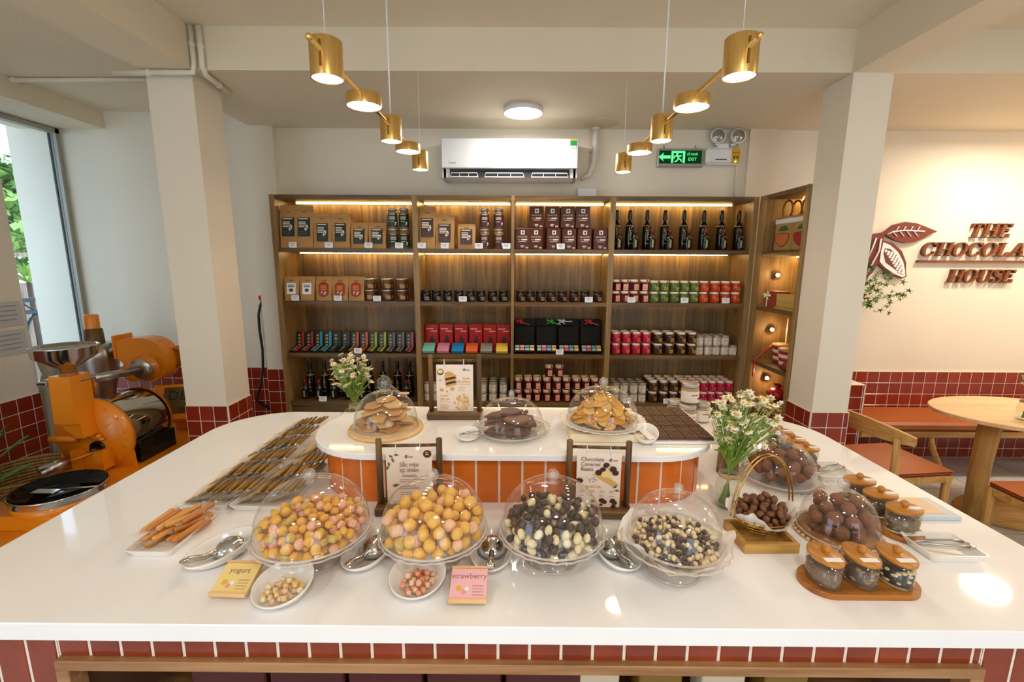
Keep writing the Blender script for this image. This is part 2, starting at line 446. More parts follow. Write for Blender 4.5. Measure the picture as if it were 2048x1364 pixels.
# railing
iron = mat('dark_blue_iron', '14222c', .4, metal=.3)
m = MB(); bars = MB(); arch = MB(); Yr0, Yr1 = 2.4, 5.4; xr = -4.9
for z in (1.31, 1.19, .2): m.span(xr-.02, xr+.02, Yr0, Yr1, z-.02, z+.02, iron)
k = 0
y = Yr0
while y < Yr1-.1:
    bars.span(xr-.012, xr+.012, y-.018, y+.018, -.3, 1.31, iron)
    arch.tube([(xr, y+.15-.15*math.cos(a), .92+.24*math.sin(a)) for a in [PI*i/10 for i in range(11)]], .014, iron, 6)
    arch.tube([(xr, y+.3*i/8, 1.30-.1*abs(math.sin(PI*i/8))) for i in range(9)], .008, iron, 6)
    bars.span(xr-.007, xr+.007, y+.143, y+.157, .2, 1.18, iron)
    y += .3
thing('iron_railing', [('rail', m), ('bar', bars), ('arch', arch)], 'dark wrought iron railing with pointed arches outside the left window', 'railing')
# garden fence and tree outside
fence = wood('weathered_fence', '75604e', 'a5907c', 'z', .8)
m = MB(); y = 3.6
while y < 11: m.span(-8.03, -8, y, y+.13, -.3, 1.33+.03*rnd.random(), fence); y += .15
r_ = MB(); r_.span(-8.08, -8.03, 3.6, 11, 1.75, 1.82, fence); r_.span(-8.08, -8.03, 3.6, 11, .3, .38, fence)
for y in (4.2, 5.5, 6.8, 8.1, 9.4): r_.span(-8.1, -8.03, y, y+.08, -.3, 1.85, fence); r_.tube([(-8.06, y, 1.8), (-8.06, y+.5, 1.35)], .03, fence, 6)
thing('garden_fence', [('boards', m), ('rail', r_)], 'weathered wooden plank fence in the garden beyond the iron railing', 'fence')
def leafball(mb, c, R, n, mats, g, ls=.12, flat=.8):
    for _ in range(n):
        d = Vector((g.gauss(0, 1), g.gauss(0, 1), g.gauss(0, 1))).normalized(); p = Vector(c)+Vector((d.x*R, d.y*R, d.z*R*flat))*(.55+.45*g.random())
        M = Matrix.Translation(p) @ RZ(g.random()*6.3) @ RX(g.gauss(0, .7)) @ RY(g.gauss(0, .7)); l = ls*(.6+.8*g.random())
        mb.add([(-l*.5, 0, 0), (0, l*.22, .01), (l*.5, 0, 0), (0, -l*.22, .01)], [(0, 1, 2, 3)], g.choice(mats), False, M)
lf = [mat('leaf_green', '4f7f3a', .5), mat('leaf_light', '8fae52', .5), mat('leaf_dark', '2c5233', .5)]
g = random.Random(5); m = MB(); tr = MB()
for i in range(16): leafball(m, (-10.6+g.gauss(0, .6), 5+i*.38, 2.7+g.gauss(0, .55)), .75, 420, lf[:2] if i % 3 else lf, g, .26)
bark = mat('bark', '4a3a2c', .9)
tr.tube([(-10.4, 8, -.3), (-10.4, 8.1, 1.2), (-10.6, 8.2, 2.8)], [.16, .13, .08], bark, 10)
thing('leafy_tree', [('foliage', m), ('trunk', tr)], 'large leafy green tree outside, filling the top of the left window', 'tree')
for i, (x, y, z) in enumerate(((-7.6, 7.15, 1.35), (-8.5, 7.75, 1.75))):
    m = MB(); g2 = random.Random(i)
    for k in range(34):
        a = g2.random()*6.3; e = g2.random()*1.3; l = .3+.15*g2.random(); d = Vector((math.cos(a)*math.cos(e), math.sin(a)*math.cos(e), math.sin(e)))
        s_ = d.cross(Vector((0, 0, 1))).normalized()*.022; q = d*l
        m.add([s_*.6, q*.55+Vector((0, 0, .05))+s_, q-Vector((0, 0, .04)), q*.55+Vector((0, 0, .05))-s_, -s_*.6], [(0, 1, 2, 3, 4)], lf[1])
    st = MB(); st.tube([(0, 0, -z-.3), (0, 0, 0)], .03, bark, 6)
    thing('spiky_plant', [('leaves', m), ('stem', st)], ['yellow green spiky plant in front of the garden fence', 'green spiky plant above the garden fence, under the tree'][i], 'plant', (x, y, z))
# conduits on beam and column
pv = mat('painted_conduit', 'e9e2d0', .5)
def conduit(lab, *runs):
    m = MB()
    for pts in runs:
        m.tube(pts, .015, pv, 10)
        q = [(Vector(a)+Vector(b))/2 for a, b in zip(pts, pts[1:]) if (Vector(a)-Vector(b)).length > .15]
        for c in q: m.ball(c, (.02, .02, .02), pv, 8, 6)
    tag(ob('electrical_conduit', m), lab, 'conduit', 'painted conduits at the left column')
conduit('cream conduit bending from the cross beam down and left over the left column', [(-1.79, 2.757, 2.99), (-1.79, 2.757, 2.80), (-1.80, 2.756, 2.75), (-1.85, 2.756, 2.75), (-2.25, 2.756, 2.75)])
conduit('cream conduit bending from the cross beam to the right of the left column', [(-1.745, 2.757, 2.99), (-1.745, 2.757, 2.785), (-1.752, 2.79, 2.752), (-1.80, 3.09, 2.752)])
p0, p1 = at_z(292, 160, 2.8748), at_z(-60, 160, 2.8748)
conduit('long cream conduit running left along the ceiling from the left column', [tuple(p0), tuple((p0+p1)/2), tuple(p1)])
# papers pinned on the left pier
def onpier(u, v): return at_x(u, v, -3.345)
m = MB(); pp = mat('grey_notice_paper', 'c9c9c4', .6); lnm = mat('faint_print', '9a9a9a', .7)
for k, (zc, y0) in enumerate(((1.36, 2.64), (1.36, 2.86), (1.17, 2.64), (1.17, 2.86))):
    m = MB(); m.box((0, 0, 0), (.004, .205, .16), pp)
    for j in range(4): m.box((.0025, 0, .05-.03*j), (.001, .15-.02*(j % 2), .008), lnm)
    o = ob('wall_notice', m, None, (-3.343, y0+.1, zc))
    tag(o, ['grey notice on the left pier, upper sheet further from the window', 'grey notice on the left pier, upper sheet next to the window', 'grey notice on the left pier, lower sheet further from the window', 'grey notice on the left pier, lower sheet next to the window'][k], 'notice', 'notices on the left pier')
# ---------------------------------------------------------------- things on the back wall and ceiling
# air conditioner
m = MB(); acw = mat('glossy_white_plastic', 'dfe4e6', .12); x0, x1 = -.562, .484
def acs(x): return [(3.70, 2.645), (3.672, 2.62), (3.668, 2.45), (3.672, 2.425)]
body = MB()
pr = [(3.895, 2.35), (3.895, 2.65), (3.72, 2.65), (3.69, 2.645), (3.675, 2.63), (3.67, 2.43), (3.70, 2.425), (3.70, 2.36), (3.75, 2.343)]
M_ = Matrix(((0, 0, 1, 0), (1, 0, 0, 0), (0, 1, 0, 0), (0, 0, 0, 1)))
body.prism(pr, x0+.012, x1-.012, acw, M_)
for xa, xb in ((x0, x0+.03), (x1-.03, x1)): body.prism([(y, z) for y, z in pr], xa, xb, acw, M_)
pan = MB(); pan.box(((x0+x1)/2, 3.668, 2.532), (x1-x0-.004, .008, .215), acw, None, .006)
lou = MB(); lou.span(x0+.06, x1-.06, 3.694, 3.699, 2.362, 2.422, dark)
vane = MB()
for a, b_ in ((x0+.065, x0+.28), (x0+.33, x0+.635), (x0+.69, x1-.07)):
    vane.tube([(a, 3.685, 2.365), (a+.01, 3.68, 2.392), (b_-.01, 3.68, 2.392), (b_, 3.685, 2.365)], .004, acw, 6)
    vane.span(a, b_, 3.677, 3.69, 2.36, 2.367, acw)
    for f in (.33, .66): vane.span(a+(b_-a)*f-.002, a+(b_-a)*f+.002, 3.68, 3.69, 2.365, 2.392, acw)
st_ = MB(); st_.span(x1-.062, x1-.014, 3.661, 3.6635, 2.59, 2.638, mat('green_sticker', '1fa35a', .4)); st_.span(x1-.062, x1-.014, 3.660, 3.6637, 2.625, 2.637, mat('yellow_green', 'd8d83a', .4))
st_.span(x1-.058, x1-.018, 3.660, 3.6637, 2.574, 2.588, cardw)
lg = MB(); lg.box((x0+.085, 3.6632, 2.462), (.055, .001, .012), mat('silver_grey_print', 'b4b8bc', .4))
thing('air_conditioner', [('casing', body), ('front_panel', pan, [('energy_sticker', st_), ('badge', lg)]), ('air_outlet', lou, None, 'dark open air slot'), ('louver', vane)], 'white split air conditioner on the back wall above the shelves', 'air conditioner')
# its pipe and junction box
m = MB(); wrap = mat('white_pipe_wrap', 'dcd8cc', .6, bump=.3, bscale=60)
P_ = [at_y(u, v, 3.84) for u, v in ((1192, 248), (1191, 270), (1190, 300), (1186, 330), (1178, 350), (1162, 358))]
m.tube([(p.x, p.y, p.z) for p in P_], [.018, .026, .024, .021, .019, .017], wrap, 12); fl_ = MB(); fl_.cyl(.03, 0, .02, wrap, c=(P_[0].x, 3.84, 2.7505)); cl_ = MB(); cl_.span(P_[2].x-.03, P_[2].x+.03, 3.84, 3.9035, P_[2].z-.01, P_[2].z+.01, wrap)
pp_ = at_y(1190, 232, 3.7); pt_ = MB(); pt_.lathe([(0, 0), (.14, 0), (.13, -.004), (0, -.005)], mat('ceiling_patch', 'dccbab', .8), 20); ob('trim_13', pt_, None, (.66, 3.74, ZC))['kind'] = 'structure'
thing('drain_pipe', [('pipe', m), ('collar', fl_), ('clip', cl_)], 'white wrapped pipe rising from the air conditioner to the ceiling', 'pipe')
p = at_y(1174, 376, 3.86); m = MB(); m.box((p.x, 3.87, 2.265), (.155, .06, .09), whitep, None, .006)
tag(ob('junction_box', m), 'small white junction box on top of the shelves below the pipe', 'junction box')
# ceiling light
def ceil_light(x, y, z, label, r=.137, s=48., h=.03):
    b_ = MB(); b_.lathe([(0, 0), (r, 0), (r, -h), (r-.006, -h-.004)], whitep, 40)
    d = MB(); d.lathe([(r-.006, -h-.004), (r-.012, -h-.006), (0, -h-.007)], glow('ceiling_diffuser' if s < 50 else 'ceiling_diffuser_bright', 'fff6ee' if s < 50 else 'ffead2', s), 40)
    return thing('ceiling_light', [('housing', b_), ('diffuser', d)], label, 'ceiling light', (x, y, z))
ceil_light(.057, 3.405, ZC, 'round white flush ceiling light above the air conditioner')
# exit sign
E_ = [at_y(u, v, 3.87) for u, v in ((1317, 297), (1405, 334))]
xa, za, xb, zb = E_[0].x, E_[0].z, E_[1].x, E_[1].z; w, h = xb-xa, za-zb; ex, ez = (xa+xb)/2, (za+zb)/2
al = mat('aluminium', 'a8a8a4', .35, metal=.6); eg = glow('exit_green', '5af08a', 1.1); ed = glow('exit_dark', '0c2c12', .9)
f = MB(); f.box((0, 0, 0), (w, .024, h), al, None, .003); f.tube([(-w*.36, 0, h/2), (-w*.36, .01, h/2+.03)], .004, al, 6); f.tube([(w*.34, 0, h/2), (w*.34, .01, h/2+.03)], .004, al, 6)
pn = MB(); pn.box((0, -.013, .006), (w-.024, .004, h-.04), ed)
sy = MB(); MX = T(0, -.0155, .006) @ RX(PI/2)
ax = -w*.36
sy.prism([(ax-.045, 0), (ax-.005, .034), (ax-.012, .012), (ax+.05, .012), (ax+.05, -.012), (ax-.012, -.012), (ax-.005, -.034)], 0, .001, eg, MX)
hh = h/2-.024
for q in ((-.075, -.058), (.018, .035)): sy.prism([(q[0], -hh), (q[1], -hh), (q[1], hh), (q[0], hh)], 0, .001, eg, MX)
sy.prism([(-.075, hh-.015), (.035, hh-.015), (.035, hh), (-.075, hh)], 0, .001, eg, MX)
sy.ball((-.028, .0, 0), .009, eg, 8, 6, MX @ T(0, .022, 0))
for pts in ([(-.03, .012), (-.018, -.012), (-.03, -.03), (-.045, -.036)], [(-.018, -.012), (.002, -.02), (.006, -.036)], [(-.03, .012), (-.05, .004), (-.052, -.012)], [(-.03, .012), (-.006, .004), (.004, .012)]):
    sy.tube([(x, y, .001) for x, y in pts], .0055, eg, 6, M=MX)
sy.text('LỐI THOÁT', .024, eg, MX @ T(.095, .012, 0) @ SC(.72, 1.1, 1)); sy.text('EXIT', .034, eg, MX @ T(.095, -.028, 0))
thing('exit_sign', [('frame', f), ('panel', pn, [('pictogram', sy)])], 'green lit exit sign with arrow and running figure on the back wall', 'exit sign', (ex, 3.885, ez))
# emergency light
p = at_y(1444, 313, 3.87); m = MB(); m.box((0, 0, 0), (.27, .06, .135), whitep, None, .022); m.box((-.02, -.031, -.03), (.09, .002, .008), dark)
m.box((0, 0, .08), (.09, .04, .04), whitep, None, .01)
yl = MB(); yl.box((.095, -.0315, .0), (.066, .003, .115), mat('yellow_label', 'd9a514', .5), None, .001); yl.box((.095, -.034, .02), (.06, .001, .003), dark)
for q in (.082, .108): yl.box((q, -.034, -.014), (.012, .001, .02), dark)
yl.ball((.095, -.034, -.045), .006, glow('green_led', '9aff70', 4.), 8, 6)
lp = []
for sx in (-.06, .098):
    l = MB(); MX = T(sx, -.03, .145) @ RX(PI/2-.1)
    l.lathe([(0, -.045), (.035, -.04), (.058, 0), (.06, .012), (.05, .014)], whitep, 24, M=MX); c_ = MB(); c_.lathe([(.05, .010), (.03, .012), (.028, .018), (0, .02)], mat('lamp_lens', 'b0aea6', .15, metal=.5), 24, M=MX); l.tube([(sx, 0, .1), (sx*.6, 0, .08)], .012, whitep, 8)
    lp.append(('lamp_head', l, [('lens', c_)]))
thing('emergency_light', [('box', m, [('yellow_label', yl)])]+lp, 'white twin head emergency light beside the exit sign', 'emergency light', (p.x, 3.868, p.z))
m = MB(); a = at_y(1478, 275, 3.895); b2 = at_y(1481, 384, 3.895); m.tube([(a.x, 3.89, ZC), (a.x, 3.89, b2.z-.05)], .007, pv, 8)
tag(ob('cable_duct', m), 'thin painted cable duct running down the wall beside the emergency light', 'cable duct')
# socket, plug and cord
p = at_y(526, 585, 3.9); q = at_y(527, 595, 3.89); m = MB(); m.box((0, 0, 0), (.07, .014, .115), whitep, None, .004)
tag(ob('wall_socket', m, None, (p.x, YB-.009, p.z-.01)), 'white wall socket plate left of the shelves', 'socket')
rp_ = mat('red_plug', 'd8261c', .4); pl = MB(); pl.box((0, 0, 0), (.045, .05, .04), rp_, None, .008)
cr = MB(); cpts = [at_y(u, v, 3.86) for u, v in ((526, 600), (521, 612), (518, 630), (520, 660), (526, 700), (527, 735), (523, 765), (514, 800))]
cr.tube([tuple(c-Vector((q.x, 3.875, q.z))) for c in cpts]+[(.0, .0, -1.)], .011, black, 8)
thing('power_cord', [('plug', pl), ('cable', cr)], 'black cord hanging from a red plug in the wall socket', 'power cord', (q.x, 3.868, q.z))
# the wall sign: raised cocoa emblem and letters
ch = mat('chocolate_brown_sign', '7a3524', .5); cw = mat('sign_white', 'f4eeee', .5)
def onw(u, v, y=3.88): p = at_y(u, v, y); return (p.x, p.z)
MX = Matrix(((1, 0, 0, 0), (0, 0, 1, 0), (0, 1, 0, 0), (0, 0, 0, 1)))     # (x, z, depth) -> world
def outl(pts): return [onw(1690+x/5.72, 420+y/5.72) for x, y in pts]
leaf = MB(); leaf.prism(outl([(430, 290), (470, 240), (560, 170), (680, 138), (800, 150), (920, 195), (1045, 248), (960, 280), (880, 330), (780, 370), (680, 378), (560, 345), (460, 290)]), 3.868, 3.9035, ch, MX)
vein = MB()
def vstroke(mb, pts, w, mt, y=3.864):
    mb.tube([(x, z, y) for x, z in outl(pts)], w, mt, 6, M=MX)
vstroke(vein, [(465, 280), (540, 248), (660, 235), (780, 240), (890, 246)], .006, cw)
for a in (560, 640, 720, 800): vstroke(vein, [(a, 245), (a+40, 190)], .004, cw); vstroke(vein, [(a-30, 248), (a+15, 305)], .004, cw)
pod = MB(); pod.prism(outl([(420, 345), (540, 380), (640, 470), (690, 600), (685, 700), (695, 760), (640, 785), (540, 745), (430, 670), (365, 610), (385, 480)]), 3.870, 3.9035, ch, MX)
pw = MB(); pw.prism(outl([(425, 370), (500, 400), (590, 480), (650, 590), (668, 680), (675, 755), (640, 768), (550, 732), (440, 655), (382, 590), (400, 470)]), 3.866, 3.871, cw, MX)
bn = MB(); bn.prism(outl([(440, 440), (500, 445), (580, 520), (630, 640), (650, 740), (560, 680), (450, 600), (425, 500)]), 3.864, 3.867, ch, MX)
g = random.Random(2)
for j in range(8):
    for i in range(4 if j < 5 else 3 if j < 7 else 2):
        cx, cy = 450+i*34+j*22-(j > 4)*4, 470+j*34+i*14-(i*2)
        x, z = onw(1690+cx/5.72, 420+cy/5.72); bn.ball((x, 3.864, z), (.0125, .003, .0125), cw, 8, 6)
half = MB(); half.prism(outl([(290, 280), (400, 262), (440, 300), (400, 420), (370, 600), (300, 720), (240, 780), (200, 800), (180, 640), (230, 430)]), 3.870, 3.9035, ch, MX)
hv = MB(); vstroke(hv, [(395, 330), (370, 470), (290, 620), (220, 740)], .008, cw); vstroke(hv, [(340, 320), (290, 450), (220, 600)], .007, cw)
sk = MB(); sk.prism(outl([(400, 270), (470, 240), (440, 300), (425, 350), (405, 345)]), 3.869, 3.9035, ch, MX)
thing('cocoa_pod_emblem', [('leaf', leaf, [('vein', vein)]), ('open_pod', pod, [('pulp', pw), ('seeds', bn)]), ('closed_pod', half, [('stripe', hv)]), ('stalk', sk)], 'brown and white cocoa pod and leaf emblem on the right wall', 'emblem')
signw = wood('sign_wood', '5a2a10', '8f4e1e', 'x', .5, 1.5)
def el(cx, cy, rx, ry, a0, a1, n=20): return [(cx+rx*math.cos(a0+(a1-a0)*i/n), cy+ry*math.sin(a0+(a1-a0)*i/n)) for i in range(n+1)]
def ringpoly(a0, a1, w=.78):
    o = el(w/2, .5, w/2, .52, a0, a1, 26); i = el(w/2, .5, w/2-.17, .46, a0, a1, 26)
    return [[o[k], o[k+1], i[k+1], i[k]] for k in range(26)]
def rc(x0, y0, x1, y1): return [(x0, y0), (x1, y0), (x1, y1), (x0, y1)]
def sf(x, y, w=.34, t=.05): return rc(x-w/2, y, x+w/2, y+t)
LET = {
 'T': (.74, [rc(.28, 0, .46, 1), rc(.02, .93, .72, 1), sf(.37, 0, .38), [(.02, .7), (.06, .7), (.12, .93), (.02, .93)], [(.72, .7), (.68, .7), (.62, .93), (.72, .93)]]),
 'H': (.92, [rc(.1, 0, .28, 1), rc(.62, 0, .8, 1), rc(.28, .47, .62, .54), sf(.19, 0), sf(.71, 0), sf(.19, .95), sf(.71, .95)]),
 'E': (.74, [rc(.1, 0, .28, 1), rc(.0, 0, .68, .06), rc(.0, .94, .66, 1), rc(.28, .48, .5, .54), [(.68, 0), (.68, .28), (.62, .28), (.52, .06)], [(.66, 1), (.66, .74), (.6, .74), (.5, .94)], rc(.47, .38, .52, .64)]),
 'C': (.8, ringpoly(.75, 2*PI-.75)+[rc(.64, .66, .7, 1.0), rc(.64, .1, .69, .34)]),
 'O': (.86, ringpoly(0, 2*PI)),
 'L': (.72, [rc(.1, 0, .28, 1), rc(0, 0, .66, .06), sf(.19, .95), [(.66, 0), (.68, .32), (.62, .32), (.5, .06)]]),
 'A': (.84, [[(.42, 1), (.5, 1), (.8, 0), (.6, 0)], [(.42, 1), (.46, .9), (.17, 0), (.1, 0)], rc(.22, .3, .66, .36), sf(.13, 0, .26), sf(.7, 0, .34)]),
 'U': (.86, [rc(.1, .3, .28, 1), rc(.66, .3, .74, 1), sf(.19, .95), sf(.7, .95, .26)]+[[a, b, d, c] for a, b, c, d in (lambda o, i: [(o[k], o[k+1], i[k], i[k+1]) for k in range(14)])(el(.42, .33, .32, .35, PI, 2*PI, 14), el(.47, .33, .19, .26, PI, 2*PI, 14))]),
 'S': (.64, [])}
spts = [(.56, .80), (.46, .93), (.32, .97), (.16, .92), (.09, .78), (.14, .63), (.3, .53), (.46, .44), (.54, .28), (.48, .1), (.32, .03), (.16, .06), (.06, .2)]
for i in range(len(spts)-1):
    (x0_, y0_), (x1_, y1_) = spts[i], spts[i+1]; d = Vector((x1_-x0_, y1_-y0_)).normalized(); w_ = .035+.06*math.sin(PI*i/(len(spts)-2))**2; n_ = Vector((-d.y, d.x))*w_
    LET['S'][1].append([(x0_+n_.x, y0_+n_.y), (x1_+n_.x, y1_+n_.y), (x1_-n_.x, y1_-n_.y), (x0_-n_.x, y0_-n_.y)])
LET['S'][1].extend([rc(.52, .7, .57, .98), rc(.05, .02, .1, .3)])
def word(t, x, z, h, wid, n0):
    sp = sum(LET[c][0] for c in t); k = wid/(sp*h); nm = {}
    for i, c in enumerate(t):
        m = MB()
        for pl_ in LET[c][1]: m.prism([((px+.2*py)*h*k, py*h) for px, py in pl_], -.017, .0135, signw, MX)
        nm[c] = nm.get(c, 0)+1
        lab = f'raised wooden letter {c} of the word {t} on the right wall sign'
        if t.count(c) > 1: lab = f'raised wooden letter {c}, {ORD[nm[c]-1]} {c} of the word {t} on the right wall'
        tag(ob('sign_letter', m, None, (x, 3.89, z)), lab, 'letter', 'raised letters of the wall sign'); x += LET[c][0]*h*k
a = onw(1936, 475); b2 = onw(2018, 475); zt = onw(1960, 447)[1]; word('THE', a[0], a[1], zt-a[1], b2[0]-a[0], 0)
a = onw(1840, 512); zt = onw(1900, 485)[1]; word('CHOCOLATE', a[0], a[1], zt-a[1], (onw(2038, 512)[0]-a[0])*9/6.9, 0)
a = onw(1893, 565); b2 = onw(2024, 565); zt = onw(1960, 539)[1]; word('HOUSE', a[0], a[1], zt-a[1], b2[0]-a[0], 0)
a = onw(1836, 522.5); m = MB(); m.span(a[0], a[0]+1.32, 3.873, 3.9035, a[1]-.009, a[1]+.009, signw)
tag(ob('sign_rule', m), 'long thin wooden bar under the word CHOCOLATE on the wall', 'sign bar')
# ---------------------------------------------------------------- pendant lamps
bulb = glow('lamp_diffuser', 'ffe6c6', 26.)
def pend(x, lab, uvs, xend):
    zb_ = 2.248; bar = MB(); y0_, y1_ = xend
    bar.tube([(0, y0_, .065), (0, y1_, .065)], .0075, gold, 12); bar.ball((0, y0_, .065), .0095, gold, 10, 8); bar.ball((0, y1_, .065), .0095, gold, 10, 8)
    parts = [('bar', bar)]
    for i, (u, v) in enumerate(uvs):
        y = at_x(u, v, x)[1]; tall = i % 2 == 0; r, h_ = (.047, .105) if tall else (.064, .042)
        z0_ = 0. if tall else .03
        s_ = MB(); s_.lathe([(r, z0_), (r, z0_+h_-.002), (r-.002, z0_+h_), (0, z0_+h_)], gold, 36, (0, y, 0)); s_.lathe([(r, z0_), (r-.003, z0_), (r-.003, z0_+.012)], gold, 36, (0, y, 0))
        if tall: s_.box((0, y-r, .055), (.007, .004, .07), mat('dark_brass', '7a5a20', .4, metal=1.), None, .001); s_.cyl(.009, z0_+h_, z0_+h_+.012, gold, 12, (0, y, 0))
        d = MB(); d.lathe([(0, .003), (r-.003, .003)], bulb, 36, (0, y, z0_)); d.lathe([(r-.003, .003), (r-.003, .0045), (0, .0045)], whitep, 36, (0, y, z0_))
        parts.append(('shade', s_, [('diffuser', d)], None if tall else 'flat wide brass shade'))
        if tall:
            c_ = MB(); k = .0035 if i == 2 else .0012
            c_.tube([(0, y, z0_+h_), (0, y, ZF-zb_-.001 if y < 2.76 else ZC-zb_-.001)], k, cardw, 8); parts.append(('cable' if i == 2 else 'suspension_wire', c_))
    return thing('pendant_lamp', parts, lab, 'pendant lamp', (x, 0, zb_))
pend(-.556, 'left brass pendant lamp, five cylinder shades along one bar', ((655, 155), (728, 203), (783, 283), (816, 298), (841, 345)), (1.345, 2.82))
pend(.648, 'right brass pendant lamp, five cylinder shades along one bar', ((1478, 157), (1384, 199), (1322, 281), (1279, 297), (1246, 344)), (1.33, 2.86))
# ---------------------------------------------------------------- the wall shelves
SY, SB = 3.60, 3.885           # front and back of the shelves
XE = (-1.875, -.765, -.011, .755, 1.862)
LV = (1.815, 1.403, .980, .575)
ledm = glow('led_strip', 'ffd488', 32.)
parts = []
bk = MB(); bk.span(XE[0], XE[4], SB, SB+.012, 0, 2.215, walnutv); parts.append(('back_panel', bk))
for i, x in enumerate(XE):
    w = (.04, .042, .024, .042, .04)[i]; x0 = x if i == 0 else x-w if i == 4 else x-w/2
    m = MB(); m.span(x0, x0+w, SY, SB-.001, 0, 2.215, walnutd, None, .001); parts.append(('upright', m))
ins = [(XE[0]+.041, XE[1]-.022), (XE[1]+.022, XE[2]-.013), (XE[2]+.013, XE[3]-.022), (XE[3]+.022, XE[4]-.041)]
m = MB(); m.span(XE[0], XE[4], SY+.001, SB, 2.18, 2.214, walnut); parts.append(('top_board', m))
m = MB(); m.span(XE[0]+.041, XE[4]-.041, SY+.02, SB-.001, 0.03, .54, walnut); parts.append(('base_cabinet', m))
for b_ in range(4):
    for k, z in enumerate(LV):
        m = MB(); m.span(ins[b_][0], ins[b_][1], SY+.004, SB-.002, z-.032, z, walnut); parts.append(('shelf_board', m))
for b_ in range(4):
    for z in (2.176, LV[0]-.034):
        m = MB(); m.span(ins[b_][0]+.06 if b_ == 0 else ins[b_][0]+.01, ins[b_][1]-.012 if b_ < 3 else ins[b_][1]-.06, SB-.058, SB-.050, z-.004, z+.001, ledm); parts.append(('light_strip', m))
led2 = glow('led_strip_dim', 'ffc060', 3.)
for b_ in range(4):
    for z in (LV[1]-.034, LV[2]-.034):
        m = MB(); m.span(ins[b_][0]+.02, ins[b_][1]-.02, SB-.03, SB-.02, z-.006, z+.001, led2); parts.append(('light_strip', m))
thing('display_shelf', pm(parts), 'long walnut display shelf unit with lit shelves on the back wall', 'shelf')
# return unit at the right end
RX0, RX1, RY0, RY1 = 1.868, 2.19, 3.016, 3.596
parts = []
m = MB(); m.span(RX1-.014, RX1, RY0, RY1, 0, 2.215, wood('pale_walnut_back', '7c5a30', 'a57f4a', 'z', .42, 1., .12)); parts.append(('back_panel', m))
for y0, y1 in ((RY0, RY0+.028), (RY1-.09, RY1)):
    m = MB(); m.span(RX0, RX1-.015, y0, y1, 0, 2.215, walnutd); parts.append(('upright', m))
m = MB(); m.span(RX0+.001, RX1-.015, RY0+.029, RY1-.091, 2.185, 2.214, walnut); parts.append(('top_board', m))
LR = (1.80, 1.395, .975, .55)
for z in LR:
    m = MB(); m.span(RX0+.004, RX1-.016, RY0+.029, RY1-.091, z-.03, z, walnut); parts.append(('shelf_board', m))
for z in (2.182, LR[0]-.033):
    m = MB(); m.span(RX1-.07, RX1-.055, RY0+.07, RY1-.11, z-.004, z+.001, ledm); parts.append(('light_strip', m))
thing('corner_shelf', pm(parts), 'tall walnut return shelf unit behind the right column', 'shelf')
spot = glow('spot_bulb', 'ffd9a8', 260.)
for i, z in enumerate((1.63, 1.215, .83)):
    m = MB(); m.cyl(.016, 0, .03, gold, 12); bl = MB(); bl.ball((0, 0, .036), .011, spot, 10, 8)
    thing('spot_light', [('mount', m), ('bulb', bl)], 'small bright spot light inside the corner shelf, '+('uppermost', 'middle', 'lowest')[i]+' of three', 'spot light', (1.99, RY1-.091, z), rot=(PI/2, 0, 0), group='spot lights in the corner shelf')

# ---------------------------------------------------------------- kinds of stock
def arc_label(mb, r, z0, z1, mt, a0=-2.4, a1=-.74, n=8):
    mb.grid(lambda u, v: (r*math.cos(a0+(a1-a0)*u), r*math.sin(a0+(a1-a0)*u), z0+(z1-z0)*v), n, 1, mt)
creamp = mat('cream_print', 'efe6d4', .6); goldp = mat('gold_print', 'c9a24a', .45, metal=.3)
def podmark(mb, x, y, z, s, M=None, curved=None):
    A = T(x, y, z) @ RX(PI/2) @ RZ(-.5)
    if M is not None: A = M @ A
    mb.lathe([(.0, .0006), (s, .0004), (s, 0)], creamp, 12, M=A @ SC(.5, 1, 1), smooth=False)
    mb.lathe([(.0, .0012), (s*.45, .001)], mat('pod_brown', '5a3320', .6), 10, M=A @ SC(.5, 1, 1), smooth=False)
def lines(mb, x0, x1, z, n, dz, h, y, mt, M=None, seed=1):
    g = random.Random(seed)
    for k in range(n):
        e = x1-(x1-x0)*g.choice((0, .08, .2, .35)); mb.span(x0, e, y-.0006, y, z-k*dz-h, z-k*dz, mt, M)
def jar(r, h, lidm, bodym, label=None, lidh=.014, hexa=False, ribbon=None, extra=None, neck=.9):
    n = 6 if hexa else 20
    b_ = MB(); hb = h-lidh
    b_.lathe([(0, .0), (r*.92, 0), (r, .005), (r, hb*.82), (r*neck, hb), (0, hb)], bodym, n, smooth=not hexa)
    l = MB(); rl = r*.96
    l.lathe([(0, hb), (rl, hb), (rl*1.0, h-.002), (rl*.96, h), (0, h)], lidm, 20)
    ps = [('glass_body', b_), ('lid', l)]
    if ribbon:
        l.span(-.005+r*.35, .005+r*.35, -rl-.0012, -rl+.012, hb-.012, h, ribbon)
    if label: lb = MB(); label(lb, r*.868 if hexa else r, hb); ps.append(('label', lb))
    return pm(ps)
silver = mat('silver_lid', 'b9b7b0', .3, metal=.6); whitelid = mat('white_lid', 'ece6dc', .35); creamlid = mat('cream_lid', 'e4d2b4', .35)
redrib = mat('red_seal', 'b0122a', .4)
def lab_green(c):
    lm = mat('label_'+c, c, .5)
    def f(lb, r, hb):
        arc_label(lb, r+.0008, .012, hb*.8, lm, -2.9, -.25, 12)
        for k, zz in enumerate((.108, .088, .080, .072, .055)):
            if zz < hb*.8: arc_label(lb, r+.0016, zz-.003, zz, creamp, -2.3, -1.2+.12*(k % 2)-.2*(k > 3), 5)
        podmark(lb, r*.42, -r*.92, .035, .016)
    return f
